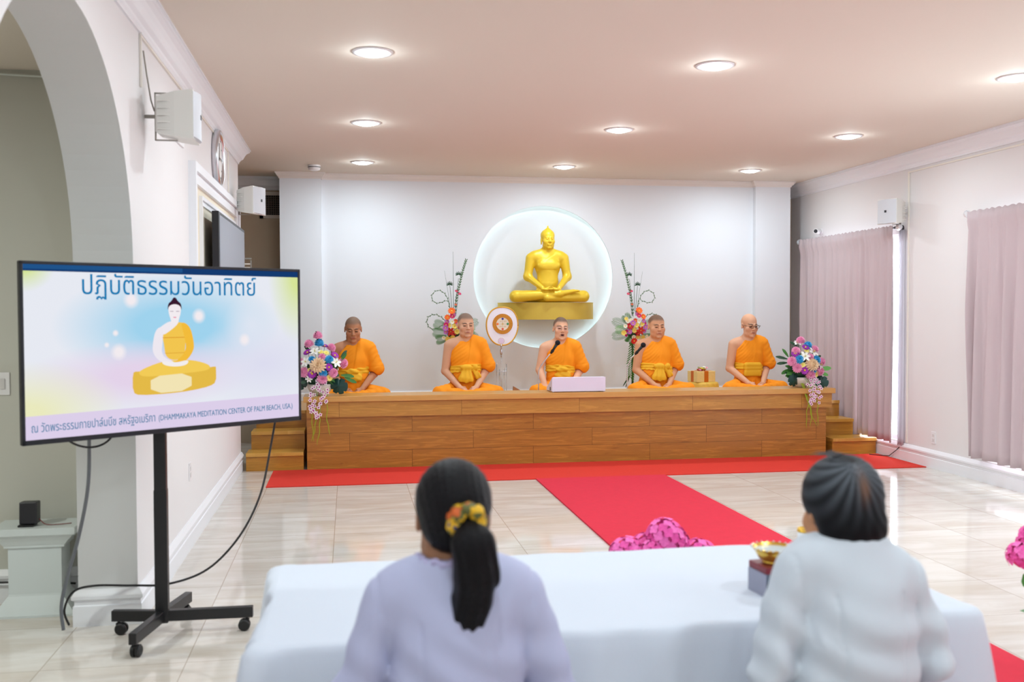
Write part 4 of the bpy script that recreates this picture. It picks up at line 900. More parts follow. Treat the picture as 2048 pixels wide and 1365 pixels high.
def woman(x, y, label, HT, skin, hx, yaw, pitch, sw, shz, blouse, lean=.03, hs=.98, scr=None, drop=(0, 0), elbow=.25, seed=0, fold=.004):
    """seated, facing +y, back to the camera; coordinates with z from the floor"""
    t = thing('person', label, 'person', (x, y, 0))
    xs = axis_grid([(-.34, -.12, .008), (-.12, .12, .005), (.12, .34, .008)]); ys = axis_grid([(-.24, .14, .007), (.14, .66, .012)]); zs = axis_grid([(-.005, .62, .012), (.62, HT-.30, .008), (HT-.30, HT+.03, .005)])
    hc = np.array([hx, lean+.03, HT-.13*hs]); T = (rotm(PI+yaw, pitch), hc, hs)
    dl, dr = drop
    def torso(f, o, k=.06):
        f.ell((0, .0, .58), (.17+o, .12+o, .12+o), k); f.ell((0, .0, .74), (.130+o, .10+o, .15+o), k); f.ell((0, .015, shz-.14), (sw-.045+o, .105+o, .14+o), k)
        f.cone((-(sw-.07), .02, shz-.055-dl), (sw-.07, .02, shz-.055-dr), .052+o, .052+o, k)
    def arms(f, o, k=.03):
        for q, d in ((-1, dl), (1, dr)):
            e = (q*(sw+.046), .01, shz-elbow-.02); f.cone((q*(sw-.032), .02, shz-.055-d), e, .047+o, .041+o, k); f.cone(e, (q*.11, .15, .62), .040+o, .028+o, .015)
    def legs(f, o, k=.03):
        for q in (-1, 1):
            f.cone((q*.09, 0, .52), (q*.10, .13, .52), .080+o, .062+o, k); f.cone((q*.10, .13, .51), (q*.10, .06, .10), .058+o, .038+o, .02)
    f = Field(xs, ys, zs); torso(f, 0); arms(f, 0); legs(f, 0)
    f.cone((0, .02, shz-.04), (hx*.8, lean+.015, HT-.20), .058, .052, .03)
    for q in (-1, 1):
        f.cone((hx*.3, .022, shz+.02), (q*(sw-.08), .02, shz-.03-(dl if q < 0 else dr)), .038, .04, .05)
        f.ell((q*.10, .03, .035), (.045, .11, .035), .03)
        f.ell((q*.085, .16, .615), (.04, .04, .018), .015)
        for k in range(4): f.cone((q*(.05-.0*k), .125+.016*k, .625), (q*(-.005), .13+.015*k, .62+(.014 if q > 0 else 0)), .009, .0075, .005)
        f.cone((q*.07, .13, .635), (q*.03, .12, .645), .01, .008, .005)
    add_head(f, T)
    f.mesh('body', attr_mat('skin', .6), t, lambda P: face_colour(P, T, skin, bare=True))
    # blouse
    f = Field(xs, ys, axis_grid([(.44, .62, .012), (.62, HT, .006)])); torso(f, .016, .05); arms(f, .012, .010)
    f.cone((0, .022, shz-.02), (hx*.5, .022, shz+.02), .075, .064, .04)
    for q in (-1, 1): f.cone((hx*.3, .022, shz+.01), (q*(sw-.08), .02, shz-.03-(dl if q < 0 else dr)), .050, .055, .05)
    rn = random.Random(seed); p = [rn.uniform(0, 6) for _ in range(4)]
    f.disp(lambda X, Y, Z: fold*1.3*(np.sin((Z+.45*X)*62+2.5*np.sin(X*9+p[0])+p[1])*sig((shz-.12-Z)/.04)*.8+.7*np.sin((Z*.5-X)*75+p[2]+3*np.sin(Z*12))*sig((np.abs(X)-.11)/.02)*sig((shz-.06-Z)/.03)))
    f.disp(lambda X, Y, Z: .0045*np.exp(-((np.abs(X)-.085+.05*(shz-Z))/.004)**2)*(Y < 0)*(Z < shz-.08)+.005*np.exp(-((np.abs(X)-(sw-.012)+.15*(shz-.06-Z))/.0045)**2)*(Z > shz-.20)*(Z < shz+.0))
    f.cut(lambda X, Y, Z: Z-(shz+.038-.10*np.clip(Y-.03, 0, 1))+0*X, .006); f.cut(lambda X, Y, Z: .50-Z+0*X+0*Y, .006); f.cut(lambda X, Y, Z: Y-.25+0*X+0*Z, .006)
    f.mesh('blouse', blouse, t)
    f = Field(xs, ys, axis_grid([(-.005, .62, .012)])); f.ell((0, .0, .55), (.185, .135, .10), .03); legs(f, .02, .05)
    for q in (-1, 1): f.cone((q*.06, .0, .50), (q*.10, .04, .03), .12, .12, .08)
    f.cut(lambda X, Y, Z: .004-Z+0*X+0*Y, .003); f.cut(lambda X, Y, Z: Z-.585+0*X+0*Y, .01)
    f.disp(lambda X, Y, Z: .005*np.sin(X*60+Y*50)*sig((.4-Z)/.1)); f.mesh('skirt', mat('white_skirt', (220, 222, 228), .8), t)
    return t, T
WY1 = 2.10
t, T = woman(.222, WY1, 'woman in a pale lilac white blouse with a long black ponytail, seated at the table', 1.232, (158, 112, 82), -.0, 0, 0, .172, .985, mat('lilac_blouse', (176, 178, 207), .75, bump=.06, bscale=200), lean=.03, hs=1.0, drop=(0, .0), seed=1)
hairm = mat('black_hair', (6, 4, 8), .5, spec=.18, bump=.4, bscale=160)
def hairfield(T): 
    R_, c, s_ = T; return Field(axis_grid([(c[0]-.14, c[0]+.14, .0042)]), axis_grid([(c[1]-.22, c[1]+.16, .0045)]), axis_grid([(c[2]-.36, c[2]+.16, .0045)]))
f = hairfield(T); R_, c_, s_ = T
f.ell((0, .026, .036), (.084, .099, .091), .02, T); f.ell((0, .062, -.020), (.066, .052, .055), .03, T)
f.cut(lambda X, Y, Z: (Y-c_[1])-(.055+.3*(Z-c_[2])), .01)        # leave the face free
f.cut(lambda X, Y, Z: -(Z-(c_[2]-.015-.75*np.clip(c_[1]-Y-.0, 0, .08)))*1.0+0*X, .012)
f.disp(lambda X, Y, Z: .0008*np.sin((X-c_[0])*420+8*np.sin((Z-c_[2])*16))+0*Y)
f.mesh('hair', hairm, t)
f = hairfield(T); b0 = (c_[0]+.012, c_[1]-.125, c_[2]+.005)
pts = [b0, (b0[0]+.015, b0[1]-.035, b0[2]-.04), (b0[0]+.020, b0[1]-.03, b0[2]-.10), (b0[0]+.014, b0[1]-.012, b0[2]-.16), (b0[0]+.002, b0[1]-.006, b0[2]-.215), (b0[0]-.004, b0[1]-.004, b0[2]-.262)]
rs = [.024, .042, .044, .040, .030, .003]
for i in range(5): f.cone(pts[i], pts[i+1], rs[i], rs[i+1], .02, sq=(1, .8, 1))
f.disp(lambda X, Y, Z: .0022*np.sin((X-c_[0])*300+7*np.sin((Z-c_[2])*13))*sig((c_[2]-.02-Z)/.02)+0*Y)
f.mesh('ponytail', hairm, t)
m = MB(); ring = []
for k in range(61):
    a = 2*PI*k/60*1; ring.append((b0[0]+.004+(.026+.006*math.sin(9*a))*math.cos(a), b0[1]-.006+.012*math.sin(7*a), b0[2]+.004+(.024+.006*math.cos(8*a))*math.sin(a)))
m.tube(ring, [.015+.003*math.sin(k*1.9) for k in range(61)], 10)
scm = mat('scrunchie_cloth', (214, 160, 30), .6); nt = scm.node_tree; tc0 = nt.nodes.new('ShaderNodeTexCoord'); no = nt.nodes.new('ShaderNodeTexNoise'); no.inputs['Scale'].default_value = 26; nt.links.new(tc0.outputs['Object'], no.inputs['Vector']); cr = nt.nodes.new('ShaderNodeValToRGB'); cr.color_ramp.interpolation = 'CONSTANT'
el = cr.color_ramp.elements; el[0].color = lin((196, 88, 24))+(1,); el[1].position = .5; el[1].color = lin((222, 172, 24))+(1,)
for p_, c in ((.42, (90, 92, 40)), (.62, (24, 50, 110))): e_ = el.new(p_); e_.color = lin(c)+(1,)
nt.links.new(no.outputs['Fac'], cr.inputs[0]); nt.links.new(cr.outputs[0], nt.nodes['Principled BSDF'].inputs['Base Color'])
m.build('scrunchie', scm, t, True)
m = MB(); col = [(.078*math.cos(a)+.0, .022+.072*math.sin(a), 1.018-.25*max(0, .072*math.sin(a)-.0)) for a in [2*PI*k/72 for k in range(73)]]
m.tube([(p[0], p[1], p[2]+.004*math.sin(k*1.1)) for k, p in enumerate(col)], [.007+.003*math.sin(k*2.2) for k in range(73)], 8)
m.build('collar_ruffle', mat('lilac_ruffle', (176, 168, 204), .7), t, True)

t, T = woman(1.165, 2.14, 'woman with short grey streaked hair in a white cardigan, right of the table', 1.205, (190, 134, 96), .0, 0, .25, .158, .985, mat('white_cardigan', (200, 207, 216), .8, bump=.08, bscale=220), lean=.045, hs=1.03, drop=(-.01, .02), seed=7, fold=.006)
f = hairfield(T); R_, c_, s_ = T
f.ell((0, .024, .030), (.090, .103, .094), .02, T); f.ell((0, .055, -.045), (.080, .062, .060), .03, T)
f.cut(lambda X, Y, Z: (Y-c_[1])-(.05+.3*(Z-c_[2])), .01)
f.cut(lambda X, Y, Z: -(Z-(c_[2]-.045-.8*np.clip(c_[1]-Y, 0, .07)))+0*X, .012)
cw = (c_[0]-.004, c_[1]-.045, c_[2]+.10)
f.disp(lambda X, Y, Z: .0009*np.sin(np.arctan2(X-cw[0], -(Z-cw[2])+.02)*34+3*np.sin((Z-c_[2])*30))+0*Y)
def greyhair(P):
    d = P-np.array(cw); ang = np.arctan2(d[:, 0], -d[:, 2]+.02); r = np.linalg.norm(d, axis=1)
    s = .5+.5*np.sin(ang*26+2*np.sin(r*40)); g = np.exp(-(r/.070)**2)*(.25+.6*s)*np.exp(-(ang/1.7)**4)
    side = np.exp(-((P[:, 2]-(c_[2]+.06))/.05)**2)*.14*s
    k = np.clip(g+side, 0, 1)[:, None]; col = np.array(lin((10, 9, 13)))*(1-k)+np.array(lin((128, 136, 146)))*k
    b = (np.exp(-((d[:, 0]-.006)/.012)**2-((d[:, 2]+.03)/.03)**2)*.6)[:, None]; return col*(1-b)+np.array(lin((130, 88, 60)))*b
f.mesh('hair', attr_mat('grey_hair', .6, spec=.15), t, greyhair)
m = MB(); rn = random.Random(3)
for k in range(16):
    a = rn.uniform(-.03, .02); m.tube([(cw[0]+a*.5, cw[1]+.02, cw[2]+.012), (cw[0]+a-.01, cw[1]+.02, cw[2]+.032), (cw[0]+a-.035, cw[1]+.02, cw[2]+.040+rn.uniform(-.006, .004)), (cw[0]+a-.055, cw[1]+.02, cw[2]+.034)], [.0016, .0013, .001, .0005], 5)
m.build('flyaway_hair', mat('grey_hair_strands', (90, 88, 92), .5), t)

# ================================================================== FLOWERS
def petal(m, c, d, up, L_, w_, curl=.0, cup=.0):
    """one leaf-shaped petal from c along d"""
    d = Vector(d).normalized(); up = Vector(up); s_ = d.cross(up); s_ = s_.normalized() if s_.length > 1e-5 else d.orthogonal().normalized(); n = s_.cross(d).normalized(); c = Vector(c)
    vs = []
    for u, ww in ((0, .25), (.35, .85), (.7, 1), (.92, .55), (1, .05)):
        p = c+d*L_*u+n*(curl*L_*u*u); vs += [p-s_*w_*.5*ww+n*cup*w_*ww, p, p+s_*w_*.5*ww+n*cup*w_*ww]
    m.add(vs, [q for i in range(4) for q in ((3*i, 3*i+1, 3*i+4, 3*i+3), (3*i+1, 3*i+2, 3*i+5, 3*i+4))])
FC = {}
def fm(rgb): return mat('petals_%d_%d_%d' % rgb, rgb, .65)
YEL = (240, 206, 70)
def basis(n):
    n = Vector(n).normalized(); a = n.cross(Vector((0, 0, 1))); a = a.normalized() if a.length > 1e-4 else Vector((1, 0, 0)); return n, a, n.cross(a)
def pompon(c, r, n, rgb, parent, name='chrysanthemum', layers=6, w_=.34):
    m = MB(); n, a, b_ = basis(n); c = Vector(c)
    for l in range(layers):
        ph = (.12+.88*l/(layers-1))*PI*.58; k = 5+int(11*math.sin(ph))
        for i in range(k):
            t_ = 2*PI*i/k+l*.5; d = n*math.cos(ph)+(a*math.cos(t_)+b_*math.sin(t_))*math.sin(ph); petal(m, c, d, n, r*(1.0 if l < layers-1 else 1.02), r*w_, .0, .18)
    m.ball(c, r*.55, 8, 6); return m.build(name, fm(rgb), parent)
def daisy(c, r, n, rgb, parent, name='daisy', k=13, centre=YEL, cone=.35, w_=.42):
    m = MB(); n, a, b_ = basis(n); c = Vector(c)
    for l in (0, 1):
        for i in range(k):
            t_ = 2*PI*(i+.5*l)/k; d = (a*math.cos(t_)+b_*math.sin(t_))+n*(cone+.25*l); petal(m, c, d, n, r*(1-.15*l), r*w_, -.15, .08)
    m.m = 1; m.ball(c+n*r*.14, (r*.22,)*3, 8, 6); return m.build(name, [fm(rgb), fm(centre)], parent)
def lily(c, r, n, rgb, parent, name='lily', k=6):
    m = MB(); n, a, b_ = basis(n); c = Vector(c)
    for i in range(k):
        t_ = 2*PI*i/k; d = (a*math.cos(t_)+b_*math.sin(t_))+n*.6; petal(m, c, d, n, r*1.1, r*.55, -.35, .15)
    m.m = 1
    for i in range(5): t_ = 2*PI*i/5; m.tube([c, c+n*r*.6+(a*math.cos(t_)+b_*math.sin(t_))*r*.15], r*.03, 4)
    return m.build(name, [fm(rgb), fm((226, 210, 110))], parent)
leafA = mat('dark_leaf', (30, 74, 44), .45, var=.2, vscale=20); leafB = mat('mid_leaf', (62, 124, 48), .5, var=.2, vscale=20); leafC = mat('fresh_leaf', (112, 184, 92), .55); leafE = mat('willow_leaf', (72, 108, 66), .5); leafD = mat('monstera_leaf', (18, 62, 56), .35, var=.2, vscale=25)
def leaf(c, d, L_, w_, mt, parent, up=(0, -1, .3), name='leaf', curl=-.15):
    m = MB(); petal(m, c, d, up, L_, w_, curl, .1); return m.build(name, mt, parent, True)
def monstera(c, ang, r, parent, flip=1):
    m = MB(); pts = []; c = Vector(c)
    for k in range(40):
        a = -PI+2*PI*k/40; rr = r*(1-.22*abs(math.cos(a/2))**8) * (1+.16*math.cos(a))
        if abs(a) > .5 and abs(a) < 2.4 and k % 5 == 0: rr *= .78
        x, z = rr*math.cos(a), rr*.82*math.sin(a); pts.append((x*math.cos(ang)-z*math.sin(ang), -.03*math.cos(a)*1.0, x*math.sin(ang)+z*math.cos(ang)))
    vs = [c+Vector((0, -.02, 0))]+[c+Vector(p) for p in pts]; m.add(vs, [(0, i+1, (i+1) % 40+1) for i in range(40)]); return m.build('monstera_leaf', leafD, parent)
def arrangement(name_label, X, Y, Z, cx, cz, k, fl, orch, tass, mons, lvs):
    t = thing('flower_arrangement', name_label, 'flowers', (X, Y, Z)); P = lambda p: ((p[0]-cx)*k, 0, (cz-p[1])*k)
    MB().lathe([(.001, 0), (.05, 0), (.055, .006), (.10, .035), (.122, .075), (.128, .11), (.120, .112), (.10, .09), (.001, .085)], n=36).build('bowl', mat('cream_bowl', (226, 216, 206), .25), t, True)
    m = MB(); m.ball((0, 0, .19), (.14, .10, .14), 14, 10); m.build('foliage_core', leafA, t, True)
    C0 = Vector((0, .02, .20)); rn = random.Random(len(name_label))
    def pos(p, out=1.0):
        x, _, z = P(p); q = ((x)/.23)**2+((z-.22)/.25)**2; y = -.15*math.sqrt(max(0, 1-q))*out-.01; return Vector((x, y, z))
    for q_ in range(26):
        a = rn.uniform(-.4, PI+.4); leaf((math.cos(a)*.10, rn.uniform(-.10, -.04), .17+math.sin(a)*.09), (math.cos(a), rn.uniform(-.5, 0), math.sin(a)*.9), rn.uniform(.08, .13), .036, (leafA, leafB)[q_ % 2], t)
    for kind, p, r, rgb in fl:
        q = pos(p); n = (q-C0); n.y -= .08; n.normalize(); MB().tube([(q.x*.3, .02, .10), tuple(q*.7+Vector((0, 0, .03))), tuple(q)], .0022, 5).build('stem', leafB, t)
        {'p': lambda: pompon(q, r*1.12, n, rgb, t), 'b': lambda: pompon(q, r*1.1, n, rgb, t, layers=5, w_=.4), 'd': lambda: daisy(q, r, n, rgb, t), 'l': lambda: lily(q, r, n, rgb, t), 'D': lambda: pompon(q, r, n, rgb, t, 'dahlia', 6, .30)}[kind]()
    for p in orch:
        x, _, z = P(p); y = -.165-.10*max(0, min(1, (.13-z)/.14)) if z > 0 else -.27
        m = MB(); c = Vector((x, Y*0+y+rn.uniform(-.012, .012), z)); a0 = rn.uniform(0, 6)
        for i in range(5): a = a0+2*PI*i/5; petal(m, c, (math.cos(a), -.35, math.sin(a)), (0, -1, 0), .021, .012, -.1, .1)
        m.m = 1; m.ball(c+Vector((0, -.005, 0)), .0070, 6, 5); m.build('orchid', [fm((250, 232, 242)), fm((172, 40, 128))], t)
    for k_, line in enumerate(orch_lines(orch, P)): MB().tube(line, .0016, 5).build('orchid_stem', leafC, t)
    tm = mat('amaranth', (160, 176, 40), .8, bump=.6, bscale=300)
    for ln in tass:
        pts = [P(p) for p in ln]; pts = [(p[0], (-.10 if j == 0 else -.268), p[2]) for j, p in enumerate(pts)]
        o = []
        for j in range(len(pts)-1):
            for u in range(6): a, b_ = pts[j], pts[j+1]; o.append(tuple(a[q]+(b_[q]-a[q])*u/6+(.004*math.sin(u*1.05) if q == 0 else 0) for q in range(3)))
        o.append(pts[-1]); m = MB(); m.tube(o, [.0042]*(len(o)-3)+[.0035, .0025, .001], 6); m.build('green_tassel', tm, t)
    for p, ang, r in mons: x, _, z = P(p); monstera((x, -.10, z), ang, r, t)
    for p, d, L_, w_, q in lvs: x, _, z = P(p); leaf((x, -.02, z), d, L_, w_, (leafA, leafB, leafC)[q], t)
    return t
def orch_lines(orch, P):
    xs = sorted(orch, key=lambda p: p[0]); n = 3; out = []
    for i in range(n):
        g = sorted(xs[i*len(xs)//n:(i+1)*len(xs)//n], key=lambda p: p[1]); ln = [(P(p)[0]*.9, -.15 if P(p)[2] > 0 else -.262, P(p)[2]) for p in g[::2]]
        out.append([(0, -.06, .14)]+[(-0+ln[0][0], -.255, .02)]+[l for l in ln if l[2] < 0]) if ln else None
    return [o for o in out if len(o) > 2]
PK, BL, PU, WH, CR, YE = (250, 172, 208), (70, 176, 226), (160, 44, 170), (244, 244, 238), (250, 222, 186), (246, 232, 130)
flL = [('p', (300, 105), .046, PK), ('p', (200, 200), .046, PK), ('p', (450, 245), .044, PK), ('p', (350, 340), .034, PK), ('p', (85, 405), .05, PK), ('p', (580, 425), .05, PK), ('p', (145, 515), .048, PK), ('p', (470, 525), .046, PK), ('p', (350, 590), .05, PK),
 ('b', (315, 190), .046, BL), ('b', (235, 370), .034, BL), ('b', (430, 375), .042, BL), ('b', (360, 530), .04, BL), ('d', (185, 295), .046, PU), ('d', (375, 225), .04, PU), ('d', (490, 330), .046, PU), ('d', (425, 460), .044, PU), ('d', (240, 530), .05, PU), ('d', (340, 475), .03, PU),
 ('l', (270, 285), .05, WH), ('l', (500, 410), .055, WH), ('l', (170, 400), .05, WH), ('l', (205, 590), .035, WH), ('l', (120, 470), .03, WH), ('D', (305, 440), .085, CR), ('d', (395, 300), .032, YE), ('d', (335, 290), .03, YE), ('d', (215, 495), .03, YE), ('d', (430, 580), .036, YE)]
rn = random.Random(11)
orL = [(rn.uniform(205, 400), y_) for y_ in [610+14*i for i in range(15)]]+[(rn.uniform(210, 400), 820+12*i) for i in range(9)]+[(rn.uniform(225, 350), 930+11*i) for i in range(9)]+[(rn.uniform(205, 410), 620+30*i) for i in range(11)]
arrangement('big pastel flower arrangement in a cream bowl at the left end of the stage ledge', -.285, 9.93, .721, 320, 790, .00085, flL, orL,
 [[(230, 800), (232, 960), (240, 1120), (255, 1290)], [(265, 800), (280, 1010), (268, 1150), (230, 1290)], [(318, 800), (322, 1010), (320, 1150), (290, 1335)], [(400, 760), (405, 880), (402, 1060), (440, 1230)]],
 [((95, 640), PI*.95, .088), ((535, 680), -.12, .098)],
 [((560, 400), (.5, -.1, .8), .10, .035, 1), ((560, 560), (1, -.1, -.1), .13, .04, 1), ((600, 590), (1, -.2, -.4), .13, .038, 1), ((560, 350), (.8, 0, .9), .09, .03, 0), ((120, 380), (-1, 0, .5), .12, .034, 1), ((110, 480), (-1, 0, -.1), .12, .036, 0), ((100, 560), (-1, -.1, .05), .13, .038, 2), ((300, 150), (-.2, 0, 1), .09, .03, 0), ((230, 300), (-1, 0, 1), .1, .03, 0)])
flR = [('p', (915, 345), .046, PK), ('p', (1035, 440), .046, PK), ('p', (820, 450), .044, PK), ('p', (770, 560), .05, PK), ('p', (815, 630), .05, PK), ('p', (965, 515), .034, PK), ('p', (960, 700), .05, PK), ('p', (1080, 670), .048, PK), ('p', (1105, 570), .046, PK),
 ('b', (970, 395), .044, BL), ('b', (840, 540), .046, BL), ('b', (1025, 550), .05, BL), ('b', (985, 660), .038, BL), ('d', (930, 415), .044, PU), ('d', (810, 480), .048, PU), ('d', (890, 655), .05, PU), ('l', (880, 375), .05, WH), ('l', (1010, 465), .056, WH), ('l', (900, 510), .056, WH), ('l', (1085, 600), .05, WH), ('D', (970, 600), .078, CR), ('d', (930, 450), .03, YE), ('d', (870, 600), .034, YE), ('d', (1035, 700), .036, YE)]
orR = [(rn.uniform(890, 1035), 735+11*i) for i in range(26)]+[(rn.uniform(920, 1035), 760+24*i) for i in range(10)]
arrangement('big pastel flower arrangement at the right end of the stage ledge, near the curtain', 4.77, 9.93, .721, 925, 850, .00098, flR, orR,
 [[(880, 800), (885, 1000), (860, 1110), (865, 1270)], [(893, 800), (895, 1030), (918, 1140), (905, 1250)], [(905, 800), (905, 1040), (930, 1160), (992, 1250)], [(990, 820), (992, 1010), (982, 1110), (1000, 1240)]],
 [((795, 765), PI*.9, .086), ((1110, 785), -.35, .082)],
 [((770, 520), (-.6, 0, .9), .11, .034, 1), ((760, 540), (-1, 0, .25), .13, .034, 0), ((760, 580), (-1, -.1, -.05), .12, .034, 0), ((780, 650), (-.9, -.1, -.5), .10, .04, 1), ((870, 400), (-.9, 0, .6), .09, .03, 0), ((1120, 660), (1, -.1, .15), .15, .05, 2), ((1120, 690), (1, -.1, -.25), .12, .04, 2), ((1080, 540), (1, 0, .5), .08, .03, 0)])

# ================================================================== ON THE LEDGE AND BEHIND THE MONKS
micm = mat('mic_black', (16, 16, 20), .45); foam = mat('mic_foam', (14, 16, 26), .9, bump=.4, bscale=500); chrome = MATS['chrome']
def microphone(label, base, path, head, dirv):
    t = thing('microphone', label, 'microphone', base)
    MB().lathe([(.001, 0), (.045, 0), (.045, .006), (.018, .012), (.001, .012)], n=28).build('base', micm, t, 'auto')
    P = [Vector(p) for p in path]; out = []
    for i in range(len(P)-1):
        a, b_, c_, d = P[max(i-1, 0)], P[i], P[i+1], P[min(i+2, len(P)-1)]
        for k in range(8): u = k/8; out.append(.5*((2*b_)+(c_-a)*u+(2*a-5*b_+4*c_-d)*u*u+(3*b_-a-3*c_+d)*u**3))
    out.append(P[-1]); MB().tube(out, .0062, 10).build('gooseneck', chrome, t, True)
    h = Vector(head); d = Vector(dirv).normalized(); e = h-d*.125
    MB().tube([e-d*.01, e, e+d*.06, h-d*.02], [.010, .0125, .0135, .0175], 16).build('handle', micm, t, True)
    MB().ball(h, .0275, 18, 14).build('foam_cover', foam, t, True)
    MB().tube([e+d*.01, e+d*.035], .0165, 14).build('clip', micm, t, 'auto'); return t
microphone('black microphone on a bent chrome stem in front of the speaking monk', (1.962, 10.19, .53), [(0, 0, .01), (0, 0, .33), (.005, -.005, .40), (.045, -.02, .47), (.10, -.04, .545), (.115, -.045, .56)], (.190, -.075, .682), (.5, -.22, .84))
microphone('black microphone on a curved chrome stem in front of the stout monk', (2.925, 10.19, .53), [(0, 0, .01), (0, 0, .35), (.004, 0, .41), (.03, -.01, .49), (.07, -.03, .545), (.085, -.035, .555)], (.155, -.07, .650), (.55, -.25, .70))
t = thing('lectern_box', 'low white sloped desk box standing on the stage ledge before the speaking monk', 'desk', (2.30, 9.78, .7205))
pw = mat('pale_laminate', (224, 214, 232), .4)
MB().box(-.28, .275, -.012, 0, .008, .150, .001).build('front_board', pw, t)
for s_, x in ((-1, -.28), (1, .263)):
    MB().prism([(0, .008), (.27, .008), (.27, .03), (.0, .145)], lambda y, z: (x, y, z), lambda y, z: (x+.012, y, z)).build('side_board', pw, t)
MB().prism([(0, .150), (.005, .154), (.275, .034), (.27, .03)], lambda y, z: (-.268, y, z), lambda y, z: (.263, y, z)).build('sloped_top', pw, t)
for x in (-.27, .255):
    for y in (.0, .25): MB().box(x, x+.012, y, y+.012, 0, .008).build('foot', mat('foot_grey', (190, 184, 194), .5), t)
MB().box(-.284, -.28, .06, .09, .015, .05).build('latch', darkpl, t)

# ceremonial fan and its clear stand
acr = mat('clear_acrylic', (240, 240, 244), .08, trans=.75, spec=.7, coat=.3)
t = thing('ceremonial_fan', 'round white ceremonial fan with gold rim and gold medallion, behind two monks', 'fan', (1.695, 10.95, 1.375))
def fanpt(a, k=1.0):
    c, s_ = math.cos(a), math.sin(a); w_ = .178*(1+.04*s_) * (1-.09*max(0, -s_)**1.5); return (k*w_*abs(c)**.84*(1 if c > 0 else -1), k*.212*abs(s_)**.95*(1 if s_ > 0 else -1))
ring = [fanpt(2*PI*i/64) for i in range(64)]
m = MB(); m.prism(ring, lambda x, z: (x, -.004, z), lambda x, z: (x, .004, z)); m.build('panel', mat('fan_cloth', (240, 236, 248), .6), t)
m = MB(); m.tube([(x, 0, z) for x, z in ring]+[(ring[0][0], 0, ring[0][1])], .0085, 10); m.build('gold_rim', mat('fan_gold', (214, 160, 50), .4, .4), t, True)
m = MB(); m.lathe([(.073, -.006), (.110, -.006), (.110, -.0085), (.073, -.0085), (.073, -.006)], (.004, 0, .025), 48, 'y'); med = m.build('medallion_ring', mat('medallion_gold', (228, 160, 58), .5, .3, bump=.8, bscale=220), t)
m = MB()
for r in (.112, .0745): m.tube([(.004+r*math.cos(2*PI*i/48), -.0085, .025+r*math.sin(2*PI*i/48)) for i in range(49)], .0022, 6)
for i in range(32):
    a = 2*PI*i/32; c, s_ = math.cos(a), math.sin(a); m.tube([(.004+.082*c, -.009, .025+.082*s_), (.004+.094*math.cos(a+.09), -.0095, .025+.094*math.sin(a+.09)), (.004+.104*c, -.009, .025+.104*s_)], .0018, 5)
m.build('ring_ornament', mat('ornament_gold', (196, 118, 34), .5, .4), t)
MB().lathe([(.0735, -.0045), (.0735, -.006), (.001, -.006)], (.004, 0, .025), 48, 'y').build('medallion_disc', mat('medallion_cream', (238, 226, 210), .6), t)
for (dx, dz), rgb in (((0, .057), (52, 44, 150)), ((.057, 0), (34, 140, 84)), ((0, -.057), (228, 84, 46)), ((-.057, 0), (244, 122, 42))):
    MB().lathe([(.0125, -.006), (.0125, -.0095), (.001, -.0105)], (.004+dx, 0, .025+dz), 20, 'y').build('coloured_dot', mat('dot_%d' % rgb[0], rgb, .5), t)
m = MB(); m.box(.004-.042, .004+.042, -.0085, -.006, .0235, .0265); m.box(.0025, .0055, -.0085, -.006, .025-.042, .025+.042); m.lathe([(.011, -.006), (.011, -.009), (.001, -.009)], (.004, 0, .025), 8, 'y'); m.build('gold_cross', mat('fine_gold', (206, 172, 110), .5, .2), t)
for (dx, dz), ch in (((-.026, .022), 'วธ'), ((.028, .022), 'ธถ'), ((-.024, -.036), 'ทย'), ((.026, -.036), 'รธ')):
    text_mesh('gold_letters', ch, .026, MATS['fine_gold'], t, (.004+dx, -.0085, .025+dz))
MB().lathe([(.001, -.006), (.033, -.006), (.033, -.009), (.001, -.009)], (-.012, 0, -.165), 28, 'y').build('small_seal', mat('seal_lilac', (226, 206, 232), .5), t)
m = MB(); m.tube([(-.012+.034*math.cos(2*PI*i/28), -.0085, -.165+.034*math.sin(2*PI*i/28)) for i in range(29)], .0014, 5); m.build('seal_rim', MATS['fine_gold'], t)
m = MB(); m.tube([(-.012, 0, -.19), (-.012, 0, -.80)], .006, 10); m.build('handle', acr, t, True)
m = MB(); m.lathe([(.001, -.20), (.010, -.20), (.012, -.23), (.004, -.235), (.014, -.27), (.014, -.31), (.005, -.33), (.008, -.35), (.001, -.35)], (-.012, 0, 0), 14); m.build('handle_ornament', mat('silver', (200, 200, 206), .25, .8), t, True)
t = thing('fan_stand', 'clear acrylic rack holding the ceremonial fan', 'stand', (1.683, 10.95, .53))
for x in (-.055, -.025, .03, .055):
    z = .42 if abs(x) > .05 else .36
    m = MB(); m.tube([(x, -.02, .02), (x, -.02, z)], .0045, 8); m.ball((x, -.02, z+.008), .009, 8, 6); m.build('rod', acr, t, True)
MB().box(-.09, .09, -.07, .07, 0, .02, .004).build('base', acr, t); MB().box(-.062, .062, -.03, -.012, .33, .345, .002).build('crossbar', acr, t)

